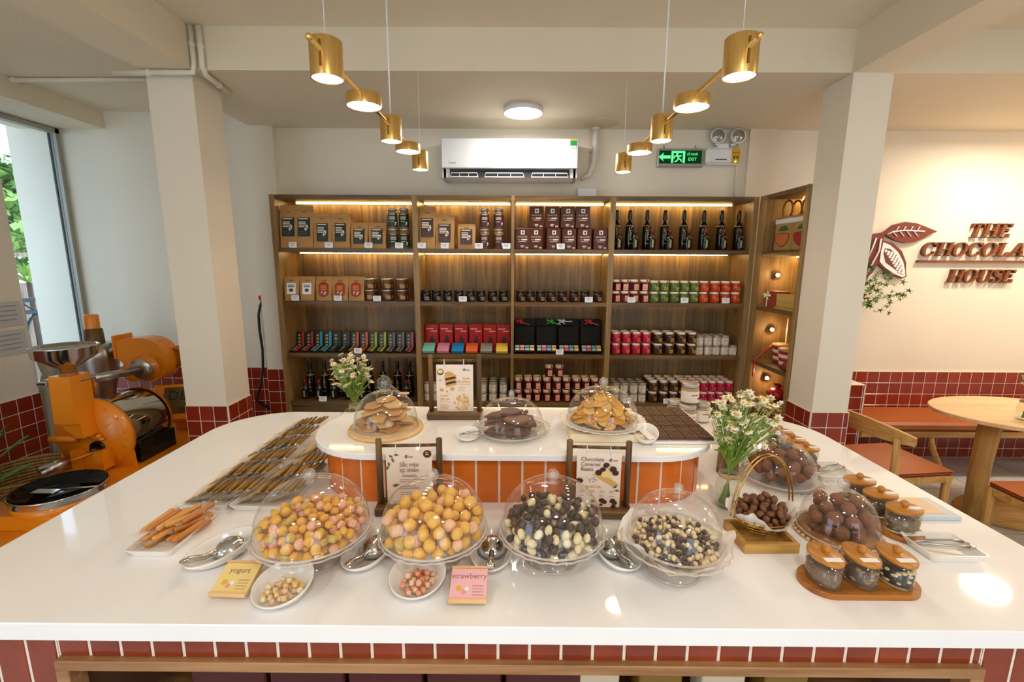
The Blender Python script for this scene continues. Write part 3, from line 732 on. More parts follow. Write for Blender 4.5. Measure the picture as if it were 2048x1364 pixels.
def lab_square(c, mark):
    lm = mat('label_'+c, c, .5)
    def f(lb, r, hb):
        lb.box((0, -r-.0008, hb*.45), (r*1.25, .0016, hb*.66), lm, None, .0007)
        for q in (-.3, .3): lb.ball((q*r, -r-.0016, hb*.34), (.005, .0008, .004), mark, 8, 4)
        lb.span(-r*.3, r*.3, -r-.002, -r-.001, hb*.53, hb*.56, mark)
    return f
def lab_patch(mt, w=.8, z0=.2, z1=.62):
    def f(lb, r, hb):
        for k in range(4): arc_label(lb, r+.0008, hb*(z0+(z1-z0)*k/4), hb*(z0+(z1-z0)*(k+.62)/4), mt, -1.75-.15*(k % 2), -.75-.12*(k == 3), 5)
    return f
def lab_wrap(mt, pr, z0=.12, z1=.8):
    def f(lb, r, hb):
        arc_label(lb, r+.0008, hb*z0, hb*z1, mt, -3.3, .2, 16)
        arc_label(lb, r+.0014, hb*.55, hb*.6, pr, -2.0, -1.1, 4); arc_label(lb, r+.0014, hb*.3, hb*.42, mat('pod_brown', '5a3320', .6), -1.2, -.85, 3)
    return f
mred = mat('dark_red_jam', '5a0d14', .12); mgrn = mat('matcha_green', '5a6a30', .14); mora = mat('orange_spread', 'b8401a', .14); mpink = mat('hot_pink_spread', 'b81f3e', .14)
mbrn = mat('brown_spread', '4a2c18', .12); mwht = mat('pale_jar', 'cfc4b2', .25); mblk = mat('black_glass', '141312', .15); mtan = mat('dark_brown_glass', '2a1c14', .15); mnut = mat('nut_brown', '5e3820', .15)
face = mat('face_print', '7a5a3a', .6)
J = {
 'green_tall': jar(.038, .152, silver, mat('tan_content', '8a6a48', .2), lab_green('173626'), .016),
 'brown_tall': jar(.038, .152, silver, mat('tan_content', '8a6a48', .2), lab_green('4c2126'), .016),
 'nut': jar(.040, .088, silver, mnut, lab_patch(mat('nut_label', 'c8a070', .5)), .014),
 'candle_grey': jar(.037, .088, black, mblk, lab_patch(mat('grey_print', '8a8a80', .5), z0=.15, z1=.6), .02, neck=1.),
 'candle_tan': jar(.037, .088, black, mtan, lab_patch(mat('tan_print', 'b08a62', .5), z0=.15, z1=.62), .02, neck=1.),
 'pink_label': jar(.036, .090, whitelid, mred, lab_square('e8b49c', face), .02, True, redrib),
 'green': jar(.038, .086, whitelid, mgrn, lab_patch(mat('lime_print', 'b8b050', .5)), .016, False, mat('green_seal', '4a6a2a', .4)),
 'orange': jar(.038, .086, whitelid, mora, lab_patch(mat('orange_print', 'e08a3a', .5)), .016, False, redrib),
 'hot_pink': jar(.034, .092, whitelid, mpink, lab_patch(mat('peach_print', 'e8804a', .5)), .018, False, mat('pink_seal', 'd02848', .4)),
 'brown': jar(.037, .092, whitelid, mbrn, lab_patch(goldp), .018, False, mat('brown_seal', '6a3a20', .4)),
 'white': jar(.0335, .080, silver, mwht, lab_wrap(mat('white_label', 'e6dfd2', .5), mat('red_print', 'a8382c', .5)), .013, True),
 'pink_hex': jar(.0335, .100, creamlid, mred, lab_square('e4ac90', face), .026, True, redrib),
 'big_white': jar(.042, .098, silver, mat('tan_glass', 'a8906a', .2), lab_wrap(mat('white_label', 'e6dfd2', .5), mat('red_print', 'a8382c', .5)), .018),
}
JN = {'green_tall': 'green labelled tall jar', 'brown_tall': 'maroon labelled tall jar', 'nut': 'brown nut jar with silver lid', 'candle_grey': 'black jar with grey print', 'candle_tan': 'black jar with tan print',
 'pink_label': 'red jar with pink square label', 'green': 'green spread jar with white lid', 'orange': 'orange spread jar with white lid', 'hot_pink': 'hot pink spread jar', 'brown': 'brown spread jar with gold print', 'white': 'small white labelled jar', 'pink_hex': 'pink labelled hexagonal jar'}
SHN = ('top shelf', 'second shelf', 'third shelf', 'bottom shelf'); BAYN = ('left bay', 'second bay', 'third bay', 'right bay')
JH = {k: max(v[2] for v in J[k][1][1].vertices[:] and [tuple(q.co) for q in J[k][1][1].vertices]) for k in J}
JR = {k: max(abs(q.co.x) for q in J[k][0][1].vertices)+.0003 for k in J}
gj = random.Random(12)
def jars(kind, us, sh, bay, levels=1, depth=1, y0=3.655, back=None, rz=.25, skip=()):
    """rows of jars: us = pixel columns of the front row"""
    n = len(us); z = LV[sh]; w2 = 2*JR[kind]+.0005; lo, hi = ins[bay][0]+JR[kind]+.001, ins[bay][1]-JR[kind]-.001
    xs = [min(max(ux(u, y0, z), lo), hi) for u in us]
    for i in range(1, n): xs[i] = max(xs[i], xs[i-1]+w2)
    xs[-1] = min(xs[-1], hi)
    for i in range(n-2, -1, -1): xs[i] = min(xs[i], xs[i+1]-w2)
    dy = .078 if kind != 'white' and kind != 'pink_hex' else .072
    for dp in range(depth):
        for lv in range(levels):
            for i, u in enumerate(us):
                if (dp, lv, i) in skip: continue
                y = y0+dp*dy; zz = z+lv*JH[kind]; x = xs[i]
                row = ('' if levels == 1 else 'lower ' if lv == 0 else 'upper ')+('' if depth == 1 else ('front ', 'middle ', 'back ')[dp] if depth == 3 else ('front ', 'back ')[dp])
                lab = f"{JN[kind]}, {nth(i, n)}{', '+row+'row' if row else ''}, {SHN[sh]}, {BAYN[bay]}"
                thing('jar', J[kind], lab, 'jar', (x, y, zz+.0005), gj.gauss(.25, .12), f"{JN[kind].split(' with')[0]}s, {SHN[sh]}, {BAYN[bay]}")
# ---- price tags
tagp = MB(); tagp.box((0, 0, .023), (.062, .003, .04), cardw, RX(-.12)); tagp.box((0, .012, .002), (.05, .018, .004), cardw)
for k in range(3): tagp.box((-.004*(k % 2), -.0022, .034-.008*k), (.04-.008*k, .001, .003), mat('price_print', '9aa4c0', .6), RX(-.12))
tagm = tagp.mesh('price_card')
def price(us, sh, bay, what=None):
    for i, u in enumerate(us):
        o = ob('price_card', tagm, None, (ux(u, SY+.01, LV[sh]), SY-.002, LV[sh]+.001), (0, 0, gj.gauss(0, .05)))
        tag(o, f"small white price card, {nth(i, len(us))}, {SHN[sh]} of the {BAYN[bay]}", 'price card', 'white price cards on the shelves')
price((587, 659, 738, 799), 0, 0); price((844, 890, 958, 1013), 0, 1); price((1121,), 0, 2)
price((592, 677, 755), 1, 0); price((926,), 1, 1); price((1177,), 1, 2); price((1262, 1368, 1450), 1, 3)
price((717,), 2, 0); price((1119,), 2, 2); price((647,), 3, 0); price((1253, 1333), 3, 3)
# ---- kraft bags
def bag(w, h, d, kind, lw, lh, lz, lc=None):
    b_ = MB()
    def prof(t):                       # depth along the height: gusseted below, flat seal on top
        return d*(1-.96*max(0, (t-.0))**1.6) if t < .86 else d*.06
    n = 12; vs = []; fs = []
    for j in range(n+1):
        t = j/n; dd = max(.004, prof(t))/2; ww = w/2*(1-.03*math.sin(PI*t*2)) if kind != 'pouch' else w/2*(.86+.14*t)
        yc = dd-d/2+.0 if False else 0
        vs += [(-ww, -dd, h*t), (-ww*.5, -dd-.004*math.sin(PI*t), h*t), (0, -dd-.006*math.sin(PI*t), h*t), (ww*.5, -dd-.004*math.sin(PI*t), h*t), (ww, -dd, h*t), (ww*.98, 0, h*t), (ww, dd, h*t), (-ww, dd, h*t), (-ww*.98, 0, h*t)]
    for j in range(n):
        for k in range(9): fs.append((j*9+k, j*9+(k+1) % 9, (j+1)*9+(k+1) % 9, (j+1)*9+k))
    fs.append(tuple(n*9+k for k in range(9))); b_.add(vs, fs, kraft, False)
    b_.box((0, -max(.004, prof(.84))/2-.004, h*.84), (w*.26, .002, .006), mat('tear_notch', '7a5630', .7))
    lb = MB(); tl = (lz+lh/2)/h; ang = math.atan2((prof(max(0, (lz-lh/2)/h))-prof((lz+lh/2)/h))/2, lh)
    A = T(0, -prof(lz/h)/2-.008, lz) @ RX(-ang)
    if kind == 'oval':
        lb.prism([(lw/2*max(-1, min(1, 1.25*math.cos(a)))*.95, lh/2*math.sin(a)) for a in [2*PI*k/24 for k in range(24)]], 0, .002, mat('oval_red_label', '9c2c18', .5), A @ RX(PI/2))
        for k in range(3): lb.box((0, -.0025, lh*.22-k*.014), (lw*.55, .001, .008), mat('label_orange_print', 'e08a2a', .5), A)
        podmark(lb, lw*.14, -.0025, -lh*.25, .015, A); podmark(lb, -lw*.16, -.0025, -lh*.2, .011, A)
    elif kind == 'pouch':
        lb.box((0, 0, 0), (lw, .003, lh), cardw, A)
        for k in range(2): lb.box((0, -.002, lh*.3-k*.012), (lw*.7, .001, .007), mat('teal_print', '3a6a70', .5), A)
        lb.ball((0, -.002, -lh*.14), (.017, .001, .014), mat('pod_brown', '5a3320', .6), 10, 6, A)
    else:
        lb.box((0, 0, 0), (lw, .003, lh), mat('label_'+lc, lc, .5), A)
        lines(lb, -lw*.42, lw*.42, lh*.45, 1, .01, .006, -.0016, creamp, A, 3); lines(lb, -lw*.42, lw*.3, lh*.28, 4, .012, .006, -.0016, creamp, A, 5)
        podmark(lb, lw*.2, -.0018, -lh*.06, .021, A)
        lines(lb, -lw*.4, lw*.36, -lh*.25, 3, .012, .003, -.0016, mat('dim_print', '5c5a54', .6), A, 4)
    return pm([('pouch', b_), ('label', lb)])
BG = {'g_big': bag(.134, .325, .085, '', .096, .145, .16, '1c2a26'), 'g_mid': bag(.14, .265, .08, '', .086, .14, .12, '1c2a26'), 'g_small': bag(.132, .197, .07, '', .086, .118, .092, '1c2f26'),
      'b_big': bag(.124, .325, .085, '', .096, .145, .16, '43282a'), 'b_mid': bag(.145, .26, .08, '', .094, .14, .12, '43282a'), 'b_small': bag(.134, .19, .07, '', .09, .118, .092, '43282a'),
      'w': bag(.124, .19, .07, 'pouch', .07, .09, .095), 'o': bag(.124, .19, .07, 'oval', .085, .12, .09)}
def bags(lst, sh):
    for kind, u, y, lab in lst:
        thing('paper_bag', BG[kind], lab, 'bag', (max(ux(u, y, LV[sh]), ins[0][0]+.0745 if u < 600 and sh == 0 else ins[0][0]+.064 if u < 600 else -9), y, LV[sh]+.0005), gj.gauss(0, .02), 'kraft paper bags on the shelves')
bags([('g_big', 577, 3.668, 'tall kraft bag with dark green label, leftmost on the top shelf'), ('g_big', 615, 3.668, 'tall kraft bag with dark green label, second on the top shelf'),
      ('g_mid', 650, 3.663, 'medium kraft bag with green label, left one of the medium pair'), ('g_mid', 686, 3.663, 'medium kraft bag with green label, right one of the medium pair'),
      ('g_mid', 692, 3.76, 'kraft bag peeking out behind the medium pair, top shelf, left bay'),
      ('g_small', 722, 3.658, 'short kraft bag with green label, left one of the short pair'), ('g_small', 757, 3.658, 'short kraft bag with green label, beside the green labelled jars'),
      ('b_big', 857, 3.668, 'tall kraft bag with brown label, leftmost of the second bay'), ('b_mid', 891, 3.663, 'medium kraft bag with brown label, top shelf of the second bay'),
      ('b_mid', 899, 3.76, 'kraft bag peeking out behind the medium brown labelled bag'), ('b_small', 934, 3.658, 'short kraft bag with brown label, top shelf of the second bay')], 0)
bags([('w', 587, 3.658, 'kraft pouch with white label, leftmost on the second shelf'), ('w', 619, 3.658, 'kraft pouch with white label, second on the second shelf'),
      ('o', 652, 3.658, 'kraft pouch with red oval label, left one of three'), ('o', 684, 3.658, 'kraft pouch with red oval label, middle one of three'), ('o', 716, 3.658, 'kraft pouch with red oval label, right one of three'),
      ('w', 700, 3.80, 'plain kraft pouch behind the red oval labelled pouches')], 1)
jars('green_tall', (787, 810), 0, 0, 2, 1, 3.66); jars('brown_tall', (969, 997), 0, 1, 2, 1, 3.66)
jars('nut', (741, 774, 804), 1, 0, 2, 2, 3.66)
jars('candle_grey', (850, 873, 895, 918, 941, 962, 985, 1007), 1, 1); jars('candle_tan', (1041, 1060, 1081, 1102, 1124, 1147, 1169, 1195), 1, 2)
jars('pink_label', (1230, 1248, 1267, 1287), 1, 3, 2); jars('green', (1307, 1326, 1347, 1366, 1385), 1, 3, 2); jars('orange', (1405, 1427, 1448, 1468), 1, 3, 2)
jars('hot_pink', (1231, 1251, 1271, 1291), 2, 3, 2, 2); jars('brown', (1314, 1337, 1360, 1382), 2, 3, 2, 2); jars('white', (1402, 1420, 1439, 1458, 1469), 2, 3, 2, 2, skip=[(0, 1, 4), (1, 1, 4), (1, 0, 4)])
jars('pink_hex', (1036, 1056, 1074, 1093, 1113, 1132, 1152, 1170, 1188), 3, 2, 2, 2, 3.665)
for i, u in enumerate((1097, 1117)):
    thing('jar', J['pink_hex'], 'pink labelled hexagonal jar on top of the pile, '+('left', 'right')[i]+' of the two', 'jar', (ux(u, 3.70, LV[3]), 3.70, LV[3]+2*JH['pink_hex']+.001), .2, 'pink labelled hexagonal jars, bottom shelf, third bay')
jars('white', (966, 986, 1007), 3, 1, 2, 3, 3.66); jars('white', (851, 872), 3, 1, 2, 1, 3.66)
jars('white', (1229, 1247, 1266, 1283), 3, 3, 2, 3, 3.66); jars('brown', (1304, 1325, 1345, 1365), 3, 3, 2, 3, 3.665)
jars('hot_pink', (1388, 1405, 1424, 1441, 1460, 1477), 3, 3, 2, 3, 3.665)
# ---- cocoa drink boxes
bxm = mat('brown_gloss_box', '54200f', .35, spec=.3); cup = mat('cup_print', 'b8b0a0', .5)
b_ = MB(); b_.box((0, 0, .068), (.110, .10, .136), bxm, None, .003)
lb = MB(); lb.box((.002, -.0506, .108), (.03, .001, .027), creamp); lb.lathe([(0, .001), (.008, 0)], mat('pod_brown', '5a3320', .6), 8, M=T(.002, -.0512, .108) @ RX(PI/2), smooth=False)
lb.text('CACAO SỮA', .0135, creamp, T(0, -.0505, .076) @ RX(PI/2)); lb.box((-.025, -.0506, .062), (.022, .001, .008), mat('olive_print', '8a8a3a', .5)); lb.box((.015, -.0506, .062), (.045, .001, .009), creamp); lb.box((0, -.0506, .05), (.056, .001, .003), creamp)
lb.lathe([(.010, 0), (.017, .010), (.016, .018), (0, .018)], cup, 12, (0, -.047, .006)); lb.box((.036, -.0506, .01), (.022, .001, .011), mat('biscuit_print', 'd8a890', .5))
CB_ = pm([('carton', b_), ('print', lb)])
for lv, us in ((0, (1044, 1072, 1106, 1138, 1169, 1200)), (1, (1073, 1104, 1134, 1164))):
    for i, u in enumerate(us):
        thing('drink_box', CB_, f"brown cocoa drink box, {nth(i, len(us))}, {('lower', 'upper')[lv]} row, top shelf, third bay", 'box', (ux(u, 3.655, LV[0]), 3.70+.01*lv, LV[0]+.164*lv+.001), gj.gauss(0, .05), 'brown cocoa drink boxes', (1, 1, 1.19))
# ---- bottles
bgl = mat('dark_bottle_glass', '0d0f0c', .08); bcap = mat('black_foil', '1a1a1a', .25); gpr = mat('label_gold', 'c8b070', .4, metal=.2)
b_ = MB(); b_.lathe([(0, 0), (.031, 0), (.033, .005), (.033, .185), (.028, .205), (.014, .222), (.0125, .235), (.0125, .30)], bgl, 20)
cp_ = MB(); cp_.lathe([(.0145, .238), (.0155, .24), (.0155, .305), (.013, .311), (0, .311)], bcap, 16)
lb = MB()
for k in range(6): arc_label(lb, .0338, .148-.014*k, .156-.014*k, gpr, -1.72+.08*(k % 2), -1.42+.1*(k % 3), 3)
arc_label(lb, .0338, .05, .055, gpr, -2.0, -1.1, 4); lb.lathe([(.0335, .188), (.0322, .192)], gpr, 20)
TB = pm([('glass_body', b_), ('cap', cp_), ('label', lb)])
b_ = MB(); b_.lathe([(0, 0), (.025, 0), (.027, .004), (.027, .085), (.022, .102), (.010, .115), (.009, .14)], bgl, 20, sx=1., sy=.7)
cp_ = MB(); cp_.lathe([(.011, .135), (.012, .137), (.012, .162), (.009, .166), (0, .166)], mat('dark_red_cap', '7a1220', .35), 14)
lb = MB(); arc_label(lb, .0279, .02, .075, mat('olive_silver_print', '9a946a', .4, metal=.3), -1.85, -1.3, 4); lb.tube([(.022*math.cos(a), -.021*abs(math.sin(a))-.002, .108-.02*abs(math.cos(a))) for a in [PI+PI*i/8 for i in range(9)]], .0018, gpr, 5)
FB = pm([('glass_body', b_), ('cap', cp_), ('label', lb)])
def bottles(P, us, sh, bay, y, nm, what):
    for i, u in enumerate(us):
        thing('bottle', P, f"{what}, {nth(i, len(us))}, {SHN[sh]} of the {BAYN[bay]}", 'bottle', (min(max(ux(u, y, LV[sh]), ins[bay][0]+.035), ins[bay][1]-.035), y, LV[sh]+.0005), 0, nm)
bottles(TB, (1231, 1257, 1291, 1326, 1364, 1403, 1438, 1474), 0, 3, 3.74, 'tall dark bottles on the top shelf', 'tall dark glass bottle')
bottles(FB, (1237, 1269, 1303, 1338, 1375, 1410, 1446, 1478), 0, 3, 3.655, 'small flask bottles on the top shelf', 'small flask bottle with red cap')
bottles(TB, (624, 653, 684, 712, 741, 768, 797, 821), 3, 0, 3.76, 'tall dark bottles on the bottom shelf', 'tall dark glass bottle')
bottles(FB, (612, 640, 669, 698, 726, 756, 786, 814), 3, 0, 3.68, 'small flask bottles on the bottom shelf', 'small flask bottle with red cap')
# ---- chocolate bars: upright row and lying row
bars_ = ['c0392b', 'b53240', '1d9cc4', '2aa3c8', '2a5a48', '2a5a48', 'd4512a', 'd65a2a', '9db83a', 'a2bc44', '6a6478', '746c80', 'c0506a']
BNm = ['red', 'red', 'blue', 'blue', 'dark green', 'dark green', 'orange', 'orange', 'lime', 'lime', 'grey purple', 'grey purple', 'pink']
dkw = mat('dark_wrapper', '1a1a16', .4)
cnt = {}
for i, c in enumerate(bars_):
    cm = mat('band_'+c, c, .4); cnt[BNm[i]] = cnt.get(BNm[i], 0)+1
    side = '' if BNm.count(BNm[i]) == 1 else ('left' if cnt[BNm[i]] == 1 else 'right')
    for k in (0, 1):
        q_ = .148 if k == 0 else .096
        b_ = MB(); b_.box((0, 0, q_/2), (.066, .012, q_), dkw, None, .001)
        lb = MB()
        if i not in (4, 5): lb.box((.022, -.0065, q_/2), (.020, .002, q_+.0005), cm)
        for j in range(4): lb.box((-.008, -.0066, q_*(.8-.19*j)), (.018, .001, q_*.11), [mat('bar_print', 'b8a878', .5), mat('bar_print_green', '4a7a68', .5)][1 if i in (4, 5) and j > 1 else 0])
        y = 3.77; z = LV[2]+.001
        u = 596+i*(832-596)/13.+6 if k == 0 else 584+i*(826-584)/12.9+6
        nm = 'chocolate_bar'
        if k == 0:
            thing(nm, [('wrapper', b_), ('colour_band', lb)], f"upright chocolate bar with {BNm[i]} band, {side+' of its pair, ' if side else ''}third shelf, left bay", 'chocolate bar', (ux(u, y, z), y, z), 0, 'upright chocolate bars on the third shelf', rot=(-.12, 0, 0))
        else:
            thing(nm, [('wrapper', b_), ('colour_band', lb)], f"lying chocolate bar with {BNm[i]} band, {side+' of its pair, ' if side else ''}third shelf, left bay", 'chocolate bar', (ux(u, 3.65, z), 3.62, z+.009), 0, 'lying chocolate bars on the third shelf', rot=(-1.28, 0, -.14))
# ---- red boxes with a cocoa pod, pastel boxes before them
redb = mat('red_box', 'b01216', .35)
b_ = MB(); b_.box((0, 0, .075), (.110, .035, .15), redb, None, .002)
lb = MB(); lb.ball((.004, -.0178, .055), (.018, .002, .032), mat('pod_dark', '3a1c16', .5), 14, 8); lb.box((-.015, -.018, .125), (.06, .001, .006), mat('pale_red_print', 'e8b0a0', .5)); lb.box((.02, -.018, .112), (.05, .001, .006), mat('pale_red_print', 'e8b0a0', .5)); lb.box((.042, -.018, .01), (.015, .001, .008), goldp)
RB = pm([('carton', b_), ('print', lb)])
for i, u in enumerate((865, 894, 923, 952, 980, 1007)):
    thing('chocolate_box', RB, f"red box with a dark cocoa pod, {nth(i, 6)}, third shelf of the second bay", 'box', (ux(u, 3.75, LV[2]), 3.75, LV[2]+.0005), 0, 'red cocoa pod boxes', (1, 1, 1.5))
cl = ['7dc4ae', 'd68a9c', '1c84c0', 'e2632c', '8c8478', 'e0bc3a']; cn = ['mint', 'pink', 'blue', 'orange', 'grey', 'yellow']
for i, u in enumerate((861, 890, 919, 947, 976, 1007)):
    b_ = MB(); b_.box((0, 0, .0), (.095, .10, .028), mat('pastel_'+cn[i], cl[i], .4), None, .002)
    lb = MB(); lb.box((0, -.02, .0143), (.07, .02, .001), mat('pastel_band_'+cn[i], cl[i], .25))
    thing('flat_box', [('carton', b_), ('band', lb)], f"flat {cn[i]} box lying in front of the red cocoa pod boxes", 'box', (ux(u-3, 3.655, LV[2]+.05), 3.655, LV[2]+.0405), 0, rot=(.55, 0, 0))
# ---- black gift boxes with bows and small squares of chocolate
blkb = mat('black_gift_box', '100f0e', .6, spec=.2)
rb = [('red', 'c4161c'), ('green', '22a03a'), ('silver', 'c8c4d0'), ('red', 'c4161c')]
sq = ['9aa890', 'c8505a', '7aa0a0', 'e0b468', 'a8a090', 'd89aa0', '3a98b4', 'd8a86a']
for i, u in enumerate((1049, 1092, 1136, 1180)):
    b_ = MB(); b_.box((0, 0, .0), (.164, .05, .205), blkb, T(0, .06, .107) @ RX(-.12), .003)
    ld = MB(); ld.box((0, 0, 0), (.166, .075, .055), blkb, T(0, .095, .243) @ RX(-.1), .004)
    tr_ = MB(); tr_.box((0, 0, 0), (.162, .085, .02), blkb, T(0, -.022, .042) @ RX(.75), .002)
    ps = [('box', b_), ('lid', ld), ('tray', tr_)]
    for r in range(2):
        for k in range(4):
            c = MB(); c.box((-.060+.040*k, -.022+.030*r, .0125), (.034, .022, .008), mat('square_'+sq[r*4+k], sq[r*4+k], .4), T(0, -.022, .042) @ RX(.75), .001); ps.append(('chocolate_square', c))
    rm = mat('ribbon_'+rb[i][0], rb[i][1], .35); bw = MB(); bx = (-.05, .03, -.06, -.02)[i]
    for a in (.5, 1.1, 2.0, 2.6, 3.9, 5.6):
        bw.grid(lambda s_, t: (bx+.032*s_*math.cos(a)*1.2, .045-.008*math.sin(PI*s_)-.004, .255+.03*s_*math.sin(a)+(t-.5)*.012*(1-.3*s_)), 4, 1, rm)
    bw.grid(lambda s_, t: (bx+.09*s_, .044, .255-.03*s_*(1 if i != 2 else 0)+(t-.5)*.008), 3, 1, rm)
    ps.append(('ribbon', bw))
    thing('gift_box', ps, f"black gift box with {rb[i][0]} bow, {nth(i, 4)} on the third shelf, third bay", 'gift box', (ux(u, 3.70, LV[2]), 3.68, LV[2]+.001), 0, 'black gift boxes')
# ---- stock of the return unit
XF = RX0
jute = mat('jute', 'a88448', .85, bump=.2, bscale=120, var=.1)
for i, (y, c, nm_) in enumerate(((3.385, 'c06a3a', 'orange'), (3.16, '9c1c22', 'red'))):
    b_ = MB(); b_.box((0, 0, .125), (.10, .215, .25), jute, None, .012)
    bd = MB(); bd.box((-.002, 0, .215), (.103, .217, .05), mat('white_band', 'dcdce0', .8), None, .012)
    hd = MB()
    for xx in (-.03, .035): hd.tube([(xx, .058*math.cos(a), .235+.062+.062*math.sin(a)) for a in [-.9+(PI+1.8)*k/14 for k in range(15)]], .007, mat('leather_handle', '7a4a1c', .5), 8)
    pr_ = MB(); A = T(-.0515, 0, .095) @ RZ(-PI/2) @ RX(PI/2)
    pr_.prism([(.085*math.cos(a), .045*math.sin(a)+.012*math.cos(2*a)) for a in [2*PI*k/20 for k in range(20)]], 0, .001, mat('pod_paint_'+nm_, c, .7), A)
    pr_.prism([(-.06, .055), (-.02, .082), (.03, .09), (.08, .06), (.02, .052)], 0, .0012, mat('leaf_paint', '1f5a34', .7), A)
    pr_.tube([(.086*math.cos(a), .046*math.sin(a)+.012*math.cos(2*a), .001) for a in [2*PI*k/20 for k in range(20)]], .002, mat('pod_outline', '4a2414', .7), 5, True, A)
    thing('jute_bag', [('bag', b_), ('band', bd), ('handle', hd), ('print', pr_)], f"jute tote bag with {nm_} cocoa pod print and leather handles", 'tote bag', (1.99, y, LR[0]+.001), 0)
b_ = MB(); b_.box((0, 0, .06), (.10, .15, .12), mat('red_brown_gift', '8c3a22', .4), None, .002); bw = MB(); cr_ = mat('cream_ribbon', 'e8dcc0', .5)
for a in (.3, 1.2, 2.2, 3.0, 4.2, 5.4): bw.grid(lambda s_, t: (-.054-.006*math.sin(PI*s_), .045+.055*s_*math.cos(a), .085+.03*s_*math.sin(a)+(t-.5)*.016), 4, 1, cr_)
bw.box((-.051, .045, .06), (.002, .012, .12), cr_)
thing('gift_carton', [('box', b_), ('ribbon', bw)], 'red brown gift box with cream bow in the corner shelf', 'gift box', (1.95, 3.385, LR[1]+.001), 0)
pkm = mat('gold_packet', 'c8a85a', .35, var=.2, vscale=30)
for i in range(6):
    m = MB(); m.grid(lambda u, v: (.012*math.sin(PI*u)*math.sin(PI*v), (u-.5)*.075, v*.10), 4, 4, pkm); m.grid(lambda u, v: (-.012*math.sin(PI*u)*math.sin(PI*v)-.001, (u-.5)*.075, v*.10), 4, 4, pkm)
    o = ob('snack_packet', m, None, (1.93+.004*(i % 2), 3.275-i*.034, LR[1]+.016), (.0, -.35, 0.9)); tag(o, f"gold snack packet leaning in the corner shelf, {nth(i, 6)} in the row", 'packet', 'gold snack packets')
m = MB(); m.box((0, 0, .0055), (.12, .24, .01), mat('packet_tray', 'b89a60', .6)); tag(ob('packet_tray', m, None, (1.95, 3.19, LR[1]+.001)), 'flat tan tray under the gold snack packets', 'tray')
for i, (x, y, z, rr) in enumerate(((2.06, 3.39, LR[2]+.001, .091), (1.995, 3.195, LR[2]+.001, .091))):
    rbm = mat('basket_red', 'a81a22', .4); wbm = mat('basket_white', 'e0d4c0', .6); b_ = MB()
    for k in range(5): b_.lathe([(rr*(.86+.03*k)*q, .026*k+dz) for q, dz in ((1, 0), (1.03, .008), (1.03, .018), (1, .026))], rbm if k % 2 == 0 else wbm, 28)
    b_.lathe([(0, .002), (rr*.86, .0)], rbm, 28)
    ld = MB(); ld.lathe([(rr*1.05, .128), (rr*1.05, .138), (0, .146)], mat('basket_lid', 'b88a4a', .6), 28)
    hd = MB(); hd.box((0, 0, .24), (.018, .018, .2), pale_wood, None, .003)
    rbn = MB(); rbn.tube([(-rr*1.04, .02, .13), (-.15, .03, .07), (-.198, .04, .016), (-.205, .045, -.02), (-.206, .045, -.12)], .006, mat('ribbon_red', 'c4161c', .35), 6)
    thing('striped_basket', [('body', b_), ('lid', ld), ('handle', hd)]+([('ribbon', rbn)] if i == 0 else []), ['red and white striped basket with upright handle, further back', 'red and white striped basket with upright handle, nearer the front'][i], 'basket', (x, y, z), 0)
m = MB(); m.ball((0, 0, .032), (.032, .05, .032), mat('pod_red', '7a2a1c', .45), 16, 10, wob=lambda a, r, z: 1+.05*math.cos(9*a)); tag(ob('cocoa_pod', m, None, (1.905, 3.098, LR[2]+.001), (0, 0, 0)), 'dark red cocoa pod on the corner shelf beside the basket', 'cocoa pod')
b_ = MB(); b_.lathe([(0, 0), (.03, 0), (.03, .09), (.02, .11), (.012, .13), (.012, .15), (0, .15)], mat('dark_olive_glass', '2c3326', .15), 16)
tag(ob('small_bottle', b_, None, (2.08, 3.095, LR[2]+.001)), 'small dark bottle behind the cocoa pod in the corner shelf', 'bottle')
m = MB(); rdp = mat('red_foil', 'a81c1c', .3, var=.2, vscale=20, bump=.3, bscale=30)
m.ball((0, 0, .05), (.06, .09, .05), rdp, 14, 9, wob=lambda a, r, z: 1+.12*math.sin(5*a+z*3)); m.lathe([(.01, .09), (.035, .13), (.03, .125), (.008, .092)], rdp, 10, wob=lambda a, r, z: 1+.3*math.sin(4*a))
tag(ob('foil_bag', m, None, (2.01, 3.36, LR[3]+.133)), 'crinkled red foil bag on top of the gold tins', 'bag')
gt = MB(); gt.lathe([(0, 0), (.024, 0), (.024, .12), (.022, .125)], mat('gold_tin', 'b8924a', .3, metal=.5), 12); gl_ = MB(); gl_.lathe([(.025, .118), (.025, .13), (.02, .132), (0, .13)], mat('gold_tin_lid', 'd8b468', .3, metal=.5), 12)
gb = MB(); gb.lathe([(.0246, .05), (.0246, .075)], redrib, 12); GT = pm([('tin', gt), ('lid', gl_), ('red_band', gb)])
for r in range(3):
    for i in range(8): thing('gold_tin', GT, f"small gold tin with red band, {nth(i, 8)}, {('front', 'middle', 'back')[r]} row in the corner shelf", 'tin', (1.925+.052*r, 3.47-.052*i, LR[3]+.001), 0, 'gold tins in the corner shelf')
